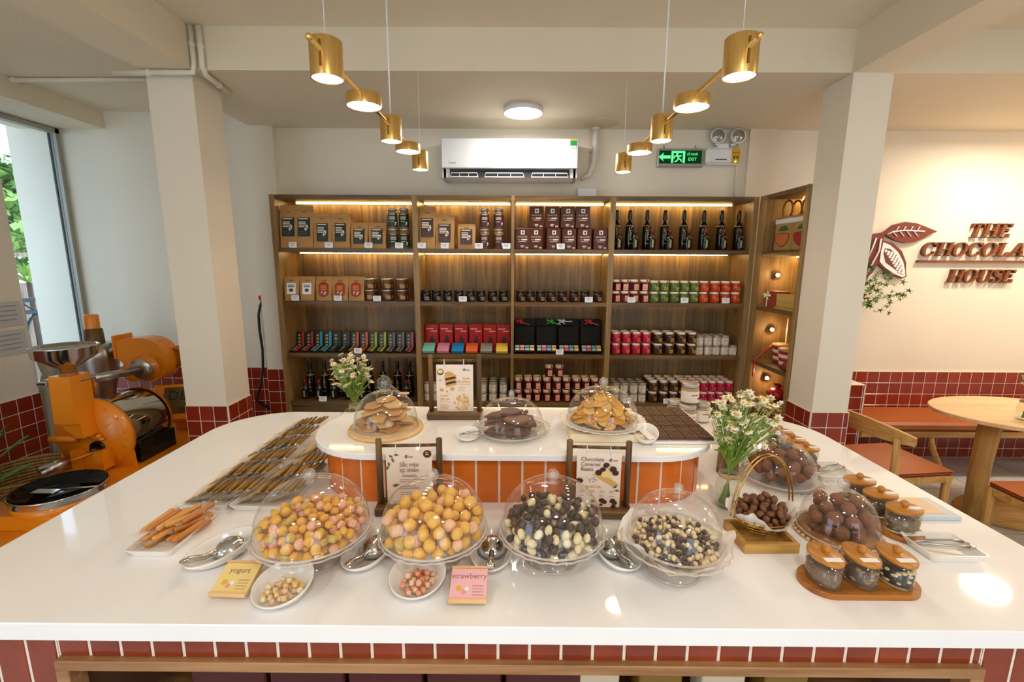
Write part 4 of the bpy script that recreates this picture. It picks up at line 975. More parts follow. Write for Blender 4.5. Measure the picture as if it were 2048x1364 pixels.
# ---------------------------------------------------------------- the counter
CT = .95
CX0, CX1, CY0, CY1 = -1.388, 1.42, .853, 2.245
def rrect(x0, x1, y0, y1, rf, rb, n=14):
    P = []
    for cx, cy, r, a in ((x0+rf, y0+rf, rf, PI), (x1-rf, y0+rf, rf, 1.5*PI), (x1-rb, y1-rb, rb, 0), (x0+rb, y1-rb, rb, .5*PI)):
        for k in range(n+1):
            q = a+.5*PI*k/n; P.append((cx+r*math.cos(q), cy+r*math.sin(q)))
    return P
def slab(mb, poly, z0, z1, mt, ch=.003):
    n = len(poly); c = Vector((sum(p[0] for p in poly)/n, sum(p[1] for p in poly)/n))
    def off(d): return [(p[0]+(c.x-p[0])*d/max(.2, (Vector(p)-c).length), p[1]+(c.y-p[1])*d/max(.2, (Vector(p)-c).length)) for p in poly]
    i = off(ch); vs = [(x, y, z0) for x, y in poly]+[(x, y, z1-ch) for x, y in poly]+[(x, y, z1) for x, y in i]
    fs = [(a*n+k, a*n+(k+1) % n, (a+1)*n+(k+1) % n, (a+1)*n+k) for a in (0, 1) for k in range(n)]
    mb.add(vs, fs, mt, False); mb.add(vs, [tuple(range(n))[::-1], tuple(range(2*n, 3*n))], mt, False)
m = MB(); slab(m, rrect(CX0, CX1, CY0, CY1, .02, .29), CT-.042, CT, quartz)
tag(ob('countertop', m), 'large white quartz countertop with rounded back corners', 'countertop')
fz = at_y(1024, 1319, CY0+.02).z; nz = at_y(1024, 1338, CY0+.02).z
fx0, fx1 = at_y(122, 1325, CY0+.02).x, at_y(1957, 1340, CY0+.02).x
b_ = MB(); Y1 = CY0+.026
ply = mat('counter_core', '6a4430', .7)
b_.span(CX0+.03, CX1-.03, Y1+.42, CY1-.10, .0, CT-.043, ply); b_.span(CX0+.03, fx0-.002, Y1, Y1+.42, 0, CT-.043, ply); b_.span(fx1+.002, CX1-.03, Y1, Y1+.42, 0, CT-.043, ply)
b_.span(fx0, fx1, Y1, Y1+.42, fz+.002, CT-.043, ply); b_.span(fx0, fx1, Y1, Y1+.42, 0, .06, ply)
def vtiles(mb, o, u, W, h, tw, mt, x0=0.):
    u = Vector(u).normalized(); n = Vector((u.y, -u.x, 0)); M = Matrix(((u.x, -n.x, 0, o[0]), (u.y, -n.y, 0, o[1]), (0, 0, 1, o[2]), (0, 0, 0, 1)))
    mb.span(0, W, -.0052, .003, -h, 0, grout, M); x = x0
    while x < W-.002:
        a, c = max(0, x), min(W, x+tw)
        if c-a > .014: mb.box(((a+c)/2, -.004, -h/2), (c-a-.0065, .006, h), mt, M, .0015)
        x += tw
t_ = MB()
vtiles(t_, (fx0, Y1, CT-.043), (1, 0, 0), fx1-fx0, CT-.043-fz, .0697, tilef, 0)
for x0, x1 in ((CX0+.03, fx0-.002), (fx1+.002, CX1-.03)): vtiles(t_, (x0, Y1, CT-.043), (1, 0, 0), x1-x0, CT-.043, .0697, tilef, -(.0697-(x1-x0) % .0697) if x0 < 0 else 0)
vtiles(t_, (CX1-.03, Y1, CT-.043), (0, 1, 0), CY1-CY0-.35, CT-.043, .0697, tilef); vtiles(t_, (CX0+.03, CY1-.3, CT-.043), (0, -1, 0), CY1-CY0-.35, CT-.043, .0697, tilef)
f_ = MB(); w_ = wood('niche_frame', '8a5c34', 'b4865a', 'x', .45)
f_.span(fx0, fx1, Y1-.022, Y1+.02, nz, fz, w_, None, .002); f_.span(fx0, fx0+.03, Y1-.022, Y1+.02, .06, nz, w_, None, .002); f_.span(fx1-.03, fx1, Y1-.022, Y1+.02, .06, nz, w_, None, .002)
f_.span(fx0, fx1, Y1+.38, Y1+.415, .06, fz, w_); f_.span(fx0, fx1, Y1+.02, Y1+.40, .055, .075, w_); f_.span(fx0+.03, fx1-.03, Y1+.05, Y1+.38, .55, .57, w_)
thing('shop_counter', [('body', b_), ('tiles', t_), ('niche_frame', f_)], 'tiled counter base with a wooden framed niche under the white top', 'counter')
# goods standing in the niche; only their tops show
for i in range(5):
    m = MB(); m.box((0, 0, .115), (.19, .12, .23), mat('maroon_pack', '4a1212', .4), None, .004)
    tag(ob('maroon_box', m, None, (-.60+.2*i-.12, Y1+.17, .572)), f"maroon box in the counter niche, {nth(i, 5)} of the row", 'box', 'maroon boxes in the niche')
for i in range(4):
    m = MB(); m.box((0, 0, .12), (.11, .07, .24), [mat('niche_cream', 'cfc0a4', .5), mat('niche_gold', '8a6a2a', .4, metal=.3)][i % 2], None, .003); m.box((0, -.036, .15), (.07, .001, .05), goldp)
    tag(ob('gift_pack', m, None, (.34+.16*i-.12, Y1+.15, .572)), f"{['white', 'gold'][i % 2]} gift pack in the counter niche, {nth(i, 4)} of the row", 'box', 'gift packs in the niche')
# ---------------------------------------------------------------- raised riser
RT = 1.127
def stad(hx, hy, cy=1.57, ex=None, n=20):
    ex = ex or hy; P = []
    for k in range(n+1): a = -PI/2+PI*k/n; P.append((hx-ex+ex*math.cos(a), cy+hy*math.sin(a)))
    for k in range(n+1): a = PI/2+PI*k/n; P.append((-hx+ex+ex*math.cos(a), cy+hy*math.sin(a)))
    return P
b_ = MB(); b_.prism(stad(.660, .205), CT+.0005, RT-.0205, grout)
t_ = MB(); P = stad(.6605, .2055, n=40); per = [0]
P2 = P+[P[0]]
for a, c in zip(P2, P2[1:]): per.append(per[-1]+math.hypot(c[0]-a[0], c[1]-a[1]))
def along(s):
    s %= per[-1]
    for i in range(len(P)):
        if per[i+1] >= s:
            f = (s-per[i])/max(1e-9, per[i+1]-per[i]); a, c = P2[i], P2[i+1]
            return a[0]+(c[0]-a[0])*f, a[1]+(c[1]-a[1])*f
N = round(per[-1]/.0735); st = per[-1]/N
for k in range(N):
    s0, s1 = k*st+.0036+.02, (k+1)*st-.0036+.02; ns = 5
    q = [along(s0+(s1-s0)*j/ns) for j in range(ns+1)]; cc = Vector((0, 1.57))
    out = []
    for j, p in enumerate(q):
        a, c = q[max(0, j-1)], q[min(ns, j+1)]; nn = Vector((c[1]-a[1], a[0]-c[0])).normalized()*.002; out.append((p[0]+nn.x, p[1]+nn.y))
    t_.prism(q[::-1]+out, CT+.001, RT-.0208, tileo)
s_ = MB(); slab(s_, stad(.697, .236), RT-.02, RT, quartz)
thing('display_riser', [('core', b_), ('tiles', t_), ('top', s_, None, 'white rounded top')], 'raised riser with orange tiled sides and white rounded top on the counter', 'display riser')
# ---------------------------------------------------------------- domes and sweets on the counter
def stand(r, foot=True, h=.075, scal=True):
    b_ = MB(); wob = (lambda a, rr, z: 1+.012*math.cos(24*a)*(rr > r*.8)) if scal else None
    b_.lathe([(0, h-.028), (r*.55, h-.026), (r*.85, h-.012), (r*.99, h+.004), (r, h+.006), (r*.99, h+.008)], acry, 72, wob=wob)
    f = MB(); f.lathe([(r*.5, 0), (r*.5, .004), (r*.3, .012), (r*.22, .03), (r*.3, h-.03)], acry, 40)
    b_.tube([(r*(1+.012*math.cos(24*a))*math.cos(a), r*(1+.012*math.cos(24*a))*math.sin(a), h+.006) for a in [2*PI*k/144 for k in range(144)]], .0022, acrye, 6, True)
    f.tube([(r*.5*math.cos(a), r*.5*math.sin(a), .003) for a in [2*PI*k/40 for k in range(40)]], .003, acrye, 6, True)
    return [('bowl', b_), ('foot', f)] if foot else [('bowl', b_)]
def dome(r, h, kn=.017, knob='ball', neck=.008, m=None):
    m = m or acry
    s_ = MB(); pr = [(r, 0), (r, .006)]+[(r*.985*math.cos(a)**.72, .006+(h-.006)*math.sin(a)) for a in [PI/2*k/16 for k in range(17)]][:-1]+[(.0, h)]
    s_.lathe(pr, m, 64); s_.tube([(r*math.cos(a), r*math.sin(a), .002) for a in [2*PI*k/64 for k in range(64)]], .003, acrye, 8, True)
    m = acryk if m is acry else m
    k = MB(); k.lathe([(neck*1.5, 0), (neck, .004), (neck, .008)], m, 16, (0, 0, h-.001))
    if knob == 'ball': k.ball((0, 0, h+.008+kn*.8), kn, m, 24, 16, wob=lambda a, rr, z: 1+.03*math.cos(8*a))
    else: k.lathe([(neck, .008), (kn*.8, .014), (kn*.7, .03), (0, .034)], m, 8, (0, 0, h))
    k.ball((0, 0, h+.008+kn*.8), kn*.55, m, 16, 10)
    return [('cover', s_), ('knob', k)]
def sweetm(n, c, rough, b=.12, bs=90, c2=None): return mat(n, c, rough, var=.07, vscale=2.5, bump=b, bscale=6)
cmY, cmP, cmG = sweetm('gummy_yellow', 'f0b440', .55), sweetm('gummy_pink', 'f2b494', .55), sweetm('gummy_green', 'd0b04c', .55)
nmY, nmP, nmO = sweetm('nut_yellow', 'f4bc52', .42), sweetm('nut_peach', 'f6c49a', .42), sweetm('nut_olive', 'd6b45a', .42)
bmB, bmC = sweetm('bean_brown', '44281b', .3, .06), sweetm('bean_cream', 'f0dcaa', .35, .06)
hmB, hmC = sweetm('chip_brown', '452a1c', .4, .05), sweetm('chip_cream', 'eed6a8', .45, .05)
trufm = mat('cocoa_truffle', '8a5230', .55, var=.28, vscale=4, bump=.5, bscale=7)
almd = mat('cocoa_almond', '74492e', .6, var=.15, vscale=4, bump=.2, bscale=7)
def nub(m, w=.1, s=1, f=(1, 1, 1), n=12):
    mb = MB(); g = random.Random(s); ph = [g.random()*6 for _ in range(4)]
    mb.ball((0, 0, 0), f, m, n, max(6, n*2//3), wob=lambda a, r, z: 1+w*math.sin(2*a+ph[0]+z*2)*.5+w*math.sin(3*a+ph[1]-z*3)*.5)
    return mb.mesh('sweet')
def cube_(m, s=1):
    mb = MB(); g = random.Random(s); mb.box((0, 0, 0), (1.5*(.9+.25*g.random()), 1.45*(.85+.25*g.random()), 1.4), m, None, .36); me = mb.mesh('sweet'); return me
D0 = [(-.517, 1.078, .147), (-.204, 1.082, .140), (.103, 1.086, .138), (.409, 1.045, .132)]
RZ_ = .078
nmD = ['leftmost of the four large domes', 'second of the four large domes from left', 'third of the four large domes from left', 'rightmost of the four large domes']
inD = ['sugared gummy cubes', 'yellow and pink coated nuts', 'chocolate and cream beans', 'small chocolate and cream chips']
for i, (x, y, r) in enumerate(D0):
    thing('cake_stand', stand(r), f"clear scalloped footed dish holding the {inD[i]}", 'cake stand', (x, y, CT+.0005))
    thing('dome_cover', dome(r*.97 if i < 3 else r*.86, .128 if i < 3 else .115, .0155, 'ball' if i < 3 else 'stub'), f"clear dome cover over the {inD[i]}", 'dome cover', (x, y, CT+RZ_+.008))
z0 = RZ_-.024
spawn(heap(235, lambda g: .0112+.0016*g.random(), .136, z0, .2, 70, 11, 1., .022), {n_: ([cube_(q, k) for k in range(3)]+[nub(q, .1, 9, (1.08, 1, .9))], w) for n_, q, w in (('yellow', cmY, 6), ('pink', cmP, 3), ('olive green', cmG, 2))}, (D0[0][0], D0[0][1], CT), 'gummy_sweet', 'small sugared gummy under the leftmost large dome', 'sweet', 'gummies under the leftmost dome')
spawn(heap(125, lambda g: .0140+.003*g.random(), .131, z0, .2, 70, 12, 1., .022), {n_: ([nub(q, .1, k, (1.06, 1, .92), 14) for k in range(4)], w) for n_, q, w in (('yellow', nmY, 6), ('peach pink', nmP, 3), ('olive', nmO, 1))}, (D0[1][0], D0[1][1], CT), 'coated_nut', 'round coated nut under the second large dome', 'sweet', 'coated nuts under the second dome')
spawn(heap(270, lambda g: .0104+.0016*g.random(), .128, z0, .2, 60, 13, 1., .02), {n_: ([nub(q, .04, k, (1.15, .85, .82)) for k in range(3)], w) for n_, q, w in (('dark brown', bmB, 6), ('cream', bmC, 4))}, (D0[2][0], D0[2][1], CT), 'chocolate_bean', 'oval chocolate bean under the third large dome', 'sweet', 'chocolate beans under the third dome')
spawn(heap(295, lambda g: .0066+.0012*g.random(), .108, z0+.006, .12, 40, 14, 1., .016), {n_: ([nub(q, .08, k, (1, 1, .75), 8) for k in range(3)], w) for n_, q, w in (('brown', hmB, 3), ('cream', hmC, 5))}, (D0[3][0], D0[3][1], CT), 'chocolate_chip', 'tiny chocolate chip under the rightmost large dome', 'sweet', 'chips under the rightmost dome')
parch = mat('parchment', 'f0e8dc', .55)
def liner(r, h, n=60, amp=.12, seed=1, up=.035):
    g = random.Random(seed); ph = [g.random()*6 for _ in range(5)]; mb = MB()
    def fn(u, v):
        a = 2*PI*u; rr = r*v*(1+amp*v**3*(math.sin(4*a+ph[0])*.6+math.sin(3*a+ph[1])*.4)); z = h*v*v+up*max(0, v-.7)*3*(.5+.5*math.sin(5*a+ph[2]))*v+.004*math.sin(17*a+ph[3])*v
        return (rr*math.cos(a), rr*math.sin(a), z)
    mb.grid(fn, n, 12, parch); return mb
tag(ob('parchment_liner', liner(.135, .022, 60, .13, 4), None, (D0[3][0], D0[3][1], CT+RZ_-.022)), 'crumpled white parchment paper lining the dish of small chips', 'parchment')
# ---------------------------------------------------------------- scoops on oval rests, sample bowls
sr_ = MB(); sr_.lathe([(0, .004), (.30, .005), (.40, .020), (.47, .034), (.5, .036), (.49, .028), (.40, .010), (.30, 0), (0, 0)], white, 40)
me = sr_.mesh('dish')
for v in me.vertices:
    t = v.co.y; v.co.x *= .112*(1-.22*t); v.co.z *= 1+.5*t; v.co.y *= .175
sb_ = MB(); sb_.lathe([(0, .026), (.012, .0255), (.022, .02), (.029, .01), (.031, 0), (.0295, 0), (.027, .010), (.02, .018), (0, .024)], steel, 28, (0, .02, 0), sy=1.1); sb_.tube([(0, -.008, .014), (0, -.03, .012), (0, -.058, .022), (0, -.07, .022)], [.0055, .006, .0068, .004], steel, 12); sb_.box((0, -.066, .022), (.018, .014, .006), steel, None, .003)
sme = sb_.mesh('scoop')
for i, (u, v, rz, pos) in enumerate(((444, 1108, -.62, 'left of the leftmost large dome'), (740, 1108, -.32, 'between the first and second large domes'), (983, 1108, 0, 'between the second and third large domes'), (1231, 1108, .3, 'between the third and fourth large domes'))):
    p = at_z(u, v, CT+.01)
    o = ob('scoop_rest', me, None, (p.x, p.y, CT+.0005), (0, 0, rz)); tag(o, f"white oval porcelain scoop rest {pos}", 'dish', 'white scoop rests')
    q = at_z((445, 740, 984, 1230)[i], 1104, CT+.02)
    o = ob('steel_scoop', sme, None, (q.x, q.y-.006, CT+.016), (0, 0, rz), 1.22); tag(o, f"shiny steel scoop lying {pos}", 'scoop', 'steel scoops')
bw_ = MB(); bw_.lathe([(0, .004), (.03, .005), (.055, .02), (.0665, .038), (.0665, .042), (.064, .041), (.052, .016), (.03, 0), (0, 0)], white, 40)
bme = bw_.mesh('bowl')
for v in bme.vertices: v.co.z *= 1+.35*v.co.y/.066
cub = objvar('yogurt_cube_colors', ['f0d08a', 'f2dcae', 'ecc474', 'f0c8a0', 'f4e2bc'], .6); str_ = objvar('strawberry_piece_colors', ['e89a78', 'eeb48c', 'f0c4a4', 'e88a68', 'f2cc98'], .6)
for i, (u, v, mt, nm_, rz) in enumerate(((568, 1183, cub, 'pale yellow yogurt', -.3), (836, 1166, str_, 'pink strawberry', -.15))):
    p = at_z(u, v, CT+.015)
    o = ob('sample_bowl', bme, None, (p.x, p.y, CT+.0005), (0, 0, rz)); tag(o, f"small white bowl of {nm_} candy pieces at the front", 'bowl')
    spawn(heap(30, lambda g: .0068+.002*g.random(), .05, .008, .4, 50, 20+i, 1., .012), [cube_(mt, k) for k in range(4)], (p.x, p.y-.004, CT), 'candy_piece', f"{nm_} candy piece in the small white bowl", 'candy', f"{nm_} candy pieces")
for i, (u, v, c, t, rz) in enumerate(((476, 1170, 'f2d488', 'yogurt', -.03), (938, 1182, 'f4b8bc', 'strawberry', 0))):
    p = at_z(u, v, CT+.012); b_ = MB(); b_.box((0, 0, 0), (.086, .085, .008), pale_wood, None, .001); b_.box((0, -.040, .004), (.086, .007, .010), pale_wood, None, .001); b_.box((0, .040, .004), (.086, .005, .008), pale_wood)
    cd_ = MB(); cd_.box((0, 0, .0048), (.084, .072, .002), mat('card_'+t, c, .5)); gp = mat('grey_rose_print', '9c7a72', .6)
    cd_.text(t, .0185, gp, T(0, .012, .006), .0004)
    cd_.lathe([(.007, 0), (0, .0004)], mat('fruit_yellow', 'e0b43a', .6), 14, (-.022, -.012, .006)); cd_.lathe([(.006, 0), (0, .0004)], mat('fruit_pink', 'ee9a9a', .6), 14, (-.01, -.02, .006)); cd_.lathe([(.005, 0), (0, .0004)], cardw, 14, (-.004, -.013, .006))
    for k in range(4): cd_.box((.022, -.006-.007*k, .006), (.026, .0012, .0004), gp)
    thing('flavour_card', [('holder', b_), ('card', cd_)], f"small wooden card holder reading {t} on the front of the counter", 'card holder', (p.x, p.y, CT+.028), rot=(.36, 0, rz))
# ---------------------------------------------------------------- wrapped roll sweets on the left plate
def recttray(w, d, h, m, t=.004):
    b_ = MB(); o = rrect(-w/2, w/2, -d/2, d/2, .012, .012, 5); i_ = rrect(-w/2+.012, w/2-.012, -d/2+.012, d/2-.012, .01, .01, 5); n = len(o)
    o2 = rrect(-w/2+.003, w/2-.003, -d/2+.003, d/2-.003, .011, .011, 5)
    vs = [(x, y, 0) for x, y in i_]+[(x, y, h) for x, y in o]+[(x, y, h) for x, y in o2]+[(x, y, .004) for x, y in i_]
    fs = [(a*n+k, a*n+(k+1) % n, (a+1)*n+(k+1) % n, (a+1)*n+k) for a in range(3) for k in range(n)]
    b_.add(vs, fs, m, False); b_.add(vs, [tuple(range(n))[::-1], tuple(3*n+k for k in range(n))], m, False); return b_
o = ob('rectangular_plate', recttray(.125, .20, .022, white), None, (-.95, 1.165, CT+.0005), (0, 0, -.02)); tag(o, 'white rectangular plate of wrapped wafer rolls, left front', 'plate')
rollm = objvar('wafer_roll_colors', ['d8903c', 'c9803a', 'e0a050', 'c47a44', 'd8984a'], .45, .25, 120)
rl = MB(); rl.tube([(0, -.055, 0), (0, -.05, 0), (0, .05, 0), (0, .055, 0)], [.006, .0085, .0085, .006], rollm, 10); pass
for sg in (-1, 1): rl.grid(lambda u, v, sg=sg: ((u-.5)*.026*(.3+v), sg*(.058+.018*v), .003*math.sin(9*u)), 6, 2, bagpl)
rme = rl.mesh('wafer_roll'); g = random.Random(8)
for k in range(20):
    lay = k//7; j = k % 7
    o = ob('wafer_roll', rme, None, (-.998+.0165*j+.006*lay+g.gauss(0, .002), 1.165+g.gauss(0, .022), CT+.0145+.0195*lay), (g.gauss(0, .04), 0, -.25+g.gauss(0, .12)), .9)
    tag(o, 'wrapped golden wafer roll on the white rectangular plate, left front', 'wafer roll', 'wafer rolls on the left plate')
# ---------------------------------------------------------------- two trays of packed sticks, leaning in rows
for i, (x0, x1, y0, y1) in enumerate(((-1.045, -.885, 1.29, 2.0), (-.88, -.69, 1.29, 1.6))):
    o = ob('long_tray', recttray(x1-x0, y1-y0, .022, white), None, ((x0+x1)/2, (y0+y1)/2, CT+.0005)); tag(o, ['long white tray of stick packets, outer left one', 'white tray of stick packets, nearer the large domes'][i], 'tray')
pkb = mat('stick_packet_brown', 'c08a34', .4, vscale=40, stretch=(1, .3, 1), c2='e0b050'); pky = mat('stick_packet_gold', 'e0b048', .45, var=.3, vscale=40)
pkc = mat('packet_cream', 'ecd2b0', .5, var=.08, vscale=30); pkw = clear('packet_wrapper', 'ffffff', 1.35, .12, .05, 'fff2e4')
def pouch(mt):
    mb = MB(); h = .098
    for sg in (1, -1):
        mb.grid(lambda u, v, sg=sg: (sg*.003*math.sin(PI*u)*math.sin(PI*v)**.5, (u-.5)*.080, .004+.052*v), 4, 4, pkc)
        mb.grid(lambda u, v, sg=sg: (sg*.003*math.sin(PI*u)*math.sin(PI*v)**.5, (u-.5)*.080, .056+.036*v), 4, 4, mt)
    mb.box((0, 0, h-.004), (.0065, .083, .010), mat('brown_seal_edge', '7a5424', .5, var=.3, vscale=60), None, .002)
    for s_ in (-1, 1): mb.grid(lambda u, v, s_=s_: (.004*math.sin(9*u+s_+5*v), s_*(.041+.017*u), h*.35+.064*v), 4, 4, pkw)
    mb.grid(lambda u, v: (.0042*math.sin(PI*u)*math.sin(PI*v)+.0006, (u-.5)*.100, h*v*.96), 5, 5, pkw)
    return mb.mesh('stick_packet')
pms = [pouch(pkb), pouch(pky)]; g = random.Random(4)
for tr_, (xa, n, ys) in enumerate(((-1.045, 8, (1.365, 1.482, 1.60, 1.718, 1.835, 1.95)), (-.872, 7, (1.365, 1.482)))):
    for r, y in enumerate(ys):
        nn = n-(1 if r > 3 and tr_ == 0 else 0)
        for k in range(nn):
            x = xa+.0188*k+g.gauss(0, .0015)
            o = ob('stick_packet', g.choice(pms), None, (x, y+g.gauss(0, .003), CT+.0115+.0016*k), (0, 1.12+g.gauss(0, .03), g.gauss(0, .03)))
            tag(o, f"brown stick packet, {nth(k, nn)}, {'front row' if r == 0 else ORD[r]+' row from front'}, {('outer', 'inner')[tr_]} left tray", 'packet', 'stick packets on the left trays')
for r, y in enumerate((1.60, 1.718)):
    nn = (5, 3)[r]
    for k in range(nn):
        o = ob('stick_packet', g.choice(pms), None, (-.86+.0188*k, y, CT+(.0065 if r == 0 and k < 0 else .0015)), (0, 1.12, 0)); tag(o, f"wrapped brown stick packet beside the riser, {nth(k, nn)}, {('nearer', 'further')[r]} row", 'packet', 'stick packets beside the riser')
# ---------------------------------------------------------------- on the riser
brit = objvar('peanut_brittle_colors', ['d89a5a', 'e0a868', 'd08f52', 'e6b478'], .35, .6, 60); bark_ = objvar('chocolate_bark_colors', ['6a4028', '764a30', '80543a'], .5, .7, 60, .3)
def shard(mt, s, k, t=.008, w=.045):
    g = random.Random(s); n = 6; P = [(w*q*math.cos(2*PI*(i+e)/n), w*.82*q*math.sin(2*PI*(i+e)/n)) for i, q, e in [(i, .62+.42*g.random(), .5*(g.random()-.5)) for i in range(n)]]
    mb = MB(); mb.prism(P, -t/2, t/2, mt); return mb.mesh('shard')
def rosette(meshes, rings, seed, org, name, label, cat, grp, tilt=.2):
    """flat pieces laid like shingles: rings = (radius, count, height)"""
    g = random.Random(seed)
    for r, n, z in rings:
        a0 = g.random()*6.3
        for i in range(n):
            a = a0+2*PI*i/n+g.gauss(0, .05); M = RZ(a) @ RY(tilt+g.gauss(0, .03) if r else 0) @ RX(g.gauss(0, .05)) @ RZ(g.random()*6.3)
            o = ob(name, g.choice(meshes), None, (org[0]+r*math.cos(a), org[1]+r*math.sin(a), org[2]+z), M.to_euler()); tag(o, label, cat, grp)
pA = (-.452, 1.545); pB = (-.006, 1.535); pC = (.316, 1.545)
b_ = MB(); b_.lathe([(0, 0), (.128, 0), (.130, .006), (.128, .012), (0, .012)], pale_wood, 40); tag(ob('round_board', b_, None, (pA[0], pA[1], RT+.0005)), 'round pale wooden board under the brittle dome', 'board')
rosette([shard(brit, k, k, .007, .044) for k in range(5)], [(.062, 5, .028), (.066, 5, .046), (.058, 5, .064), (.052, 4, .082), (.0, 1, .03), (.0, 1, .048), (.0, 1, .066), (.036, 3, .100), (0, 1, .112)], 3, (pA[0], pA[1], RT), 'brittle_piece', 'flat golden brittle piece under the left riser dome', 'brittle', 'brittle pieces under the left riser dome', .22)
thing('dome_cover', dome(.113, .128, .026, 'ball', .02, glass), 'glass dome with big round knob over the golden brittle', 'dome cover', (pA[0], pA[1], RT+.0125))
tg_ = MB(); tg_.tube([(.02, -.01, .155), (.045, -.015, .14), (.06, -.02, .128)], .0015, mat('string', 'b08a7a', .8), 6); tg_.box((.072, -.02, .128), (.036, .016, .004), mat('kraft_tag', 'e0a878', .6), None, .001)
tag(ob('gift_tag', tg_, None, (pA[0], pA[1], RT+.0125)), 'small orange paper tag tied to the knob of the brittle dome', 'tag')
def scplate(r, m=acry): b_ = MB(); b_.lathe([(0, .003), (r*.75, .004), (r*.97, .016), (r, .018), (r*.97, .013), (r*.7, 0), (0, 0)], m, 96, wob=lambda a, rr, z: 1+.02*math.cos(32*a)*(rr > r*.9)); return b_
tag(ob('glass_plate', scplate(.138), None, (pB[0], pB[1], RT+.0005)), 'scalloped clear glass plate under the chocolate bark', 'plate')
rosette([shard(bark_, k+20, k, .008, .050) for k in range(5)], [(.062, 5, .024), (.056, 4, .042), (.048, 3, .060), (0, 1, .026), (.0, 1, .044), (0, 1, .074)], 5, (pB[0], pB[1], RT), 'chocolate_bark', 'flat brown chocolate bark piece under the middle riser dome', 'chocolate', 'chocolate bark under the middle riser dome', .16)
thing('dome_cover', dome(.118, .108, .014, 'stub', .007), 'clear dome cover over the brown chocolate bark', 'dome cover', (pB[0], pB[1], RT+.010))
m = MB(); m.box((0, 0, .014), (.25, .20, .028), mat('cream_wood', 'f0dcb8', .5), None, .003); tag(ob('wooden_block', m, None, (pC[0], pC[1]-.01, RT+.0005)), 'cream wooden block under the plate of candied orange slices', 'block')
tag(ob('white_plate', scplate(.150, white), None, (pC[0], pC[1], RT+.0295)), 'white plate under the candied orange slices', 'plate')
orm = objvar('candied_orange_colors', ['e0a030', 'e8b048', 'd8902a', 'e4b45a', 'cc9440'], .3, .4, 50)
chdip = mat('chocolate_dip', '3a2214', .3)
def slice_(s):
    mb = MB(); g = random.Random(s); P = [(.030*math.cos(a), .030*math.sin(a)-.008) for a in [PI*1.15*k/12 for k in range(13)]]; mb.prism(P, -.0025, .0025, orm); mb.tube([(x, y, 0) for x, y in P], .003, chdip if s % 4 == 1 else orm, 6); return mb.mesh('slice')
rosette([slice_(k) for k in range(4)], [(.086, 10, .056), (.080, 10, .068), (.072, 9, .081), (.062, 8, .094), (.050, 6, .107), (.034, 4, .120), (.03, 4, .06), (.03, 3, .085), (.012, 2, .131)], 9, (pC[0], pC[1], RT), 'orange_slice', 'candied orange slice under the right riser dome', 'orange slice', 'candied orange slices under the right riser dome', .5)
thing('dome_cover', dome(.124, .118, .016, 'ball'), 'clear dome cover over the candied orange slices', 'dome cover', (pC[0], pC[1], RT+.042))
# slabs on the white tray
x0, x1, y0, y1 = .475, .672, 1.435, 1.77
m = MB(); m.box((0, 0, .004), (x1-x0+.03, y1-y0+.02, .008), white, None, .002); tag(ob('slab_tray', m, None, ((x0+x1)/2, (y0+y1)/2, RT+.0005), (0, 0, .0)), 'flat white tray carrying rows of dark chocolate slabs', 'tray')
slb = mat('dark_chocolate', '5e3c2c', .35, var=.1, vscale=30)
sb2 = MB(); w_, d_ = .046, .104
sb2.box((0, 0, .004), (w_, d_, .008), slb, None, .001)
for a in range(4):
    for c in range(8): sb2.box((-w_/2+w_*(a+.5)/4, -d_/2+d_*(c+.5)/8, .0092), (w_/4-.002, d_/8-.003, .003), slb, None, .001)
sm = sb2.mesh('slab')
for r in range(3):
    for c in range(4):
        o = ob('chocolate_slab', sm, None, (x0+.024+.0497*c, y0+.057+.111*r, RT+.009)); tag(o, f"dark chocolate slab, {nth(c, 4)} in the {('front', 'middle', 'back')[r]} row of the white tray", 'chocolate', 'dark chocolate slabs')
# dishes on the riser
p = at_z(935, 874, RT+.01); o = ob('small_dish', bme, None, (p.x, p.y, RT+.0005), (0, 0, .2), .62); tag(o, 'small white dish with tongs on the riser front', 'dish')
def tongs(L, w=.008, m=steelb):
    mb = MB()
    for s_ in (-1, 1): mb.tube([(-L/2, 0, 0), (-L*.2, s_*w*.8, .004), (L*.25, s_*w*1.4, .004), (L*.42, s_*w, .002)], [.003, .0035, .003, .005], m, 8); mb.ball((L*.45, s_*w, .001), (.012, .006, .003), m, 10, 6)
    mb.ball((-L/2, 0, 0), (.006, .008, .004), m, 10, 6); return mb
o = ob('steel_tongs', tongs(.07), None, (p.x+.015, p.y-.012, RT+.027), (0, 0, .2)); tag(o, 'short steel tongs lying across the small white dish', 'tongs')
p = at_z(1295, 880, RT+.01); o = ob('oval_bowl', bme, None, (p.x-.005, p.y+.005, RT+.0005), (0, 0, -.2), (.62, .75, .9)); tag(o, 'white oval bowl on the riser in front of the slab tray', 'bowl')
m = MB()
for k in range(2): m.grid(lambda u, v, k=k: ((u-.5)*.016+.012*k-.006, (v-.5)*.07, .02*v+.004*math.sin(PI*u)), 3, 4, parch)
tag(ob('paper_slip', m, None, (p.x-.005, p.y+.005, RT+.022), (0, 0, .5)), 'folded white paper slips in the oval bowl on the riser', 'paper')
for i, (u, y, lv) in enumerate(((1352, 2.175, 0), (1374, 2.10, 0), (1402, 2.15, 0), (1377, 2.135, 1))):
    thing('jar', J['big_white'], ['white labelled glass jar behind the slab tray, left of the lower three', 'white labelled glass jar with silver lid, front of the lower three', 'white labelled glass jar, right of the lower three', 'white labelled glass jar on top of the three others'][i], 'jar', (ux(u, y, CT+.05), y, CT+.001+.0985*lv), gj.gauss(.2, .1), 'white labelled jars behind the slab tray')
p = at_z(1262, 838, CT); m = MB(); tm = mat('orange_tape', 'e09a70', .4)
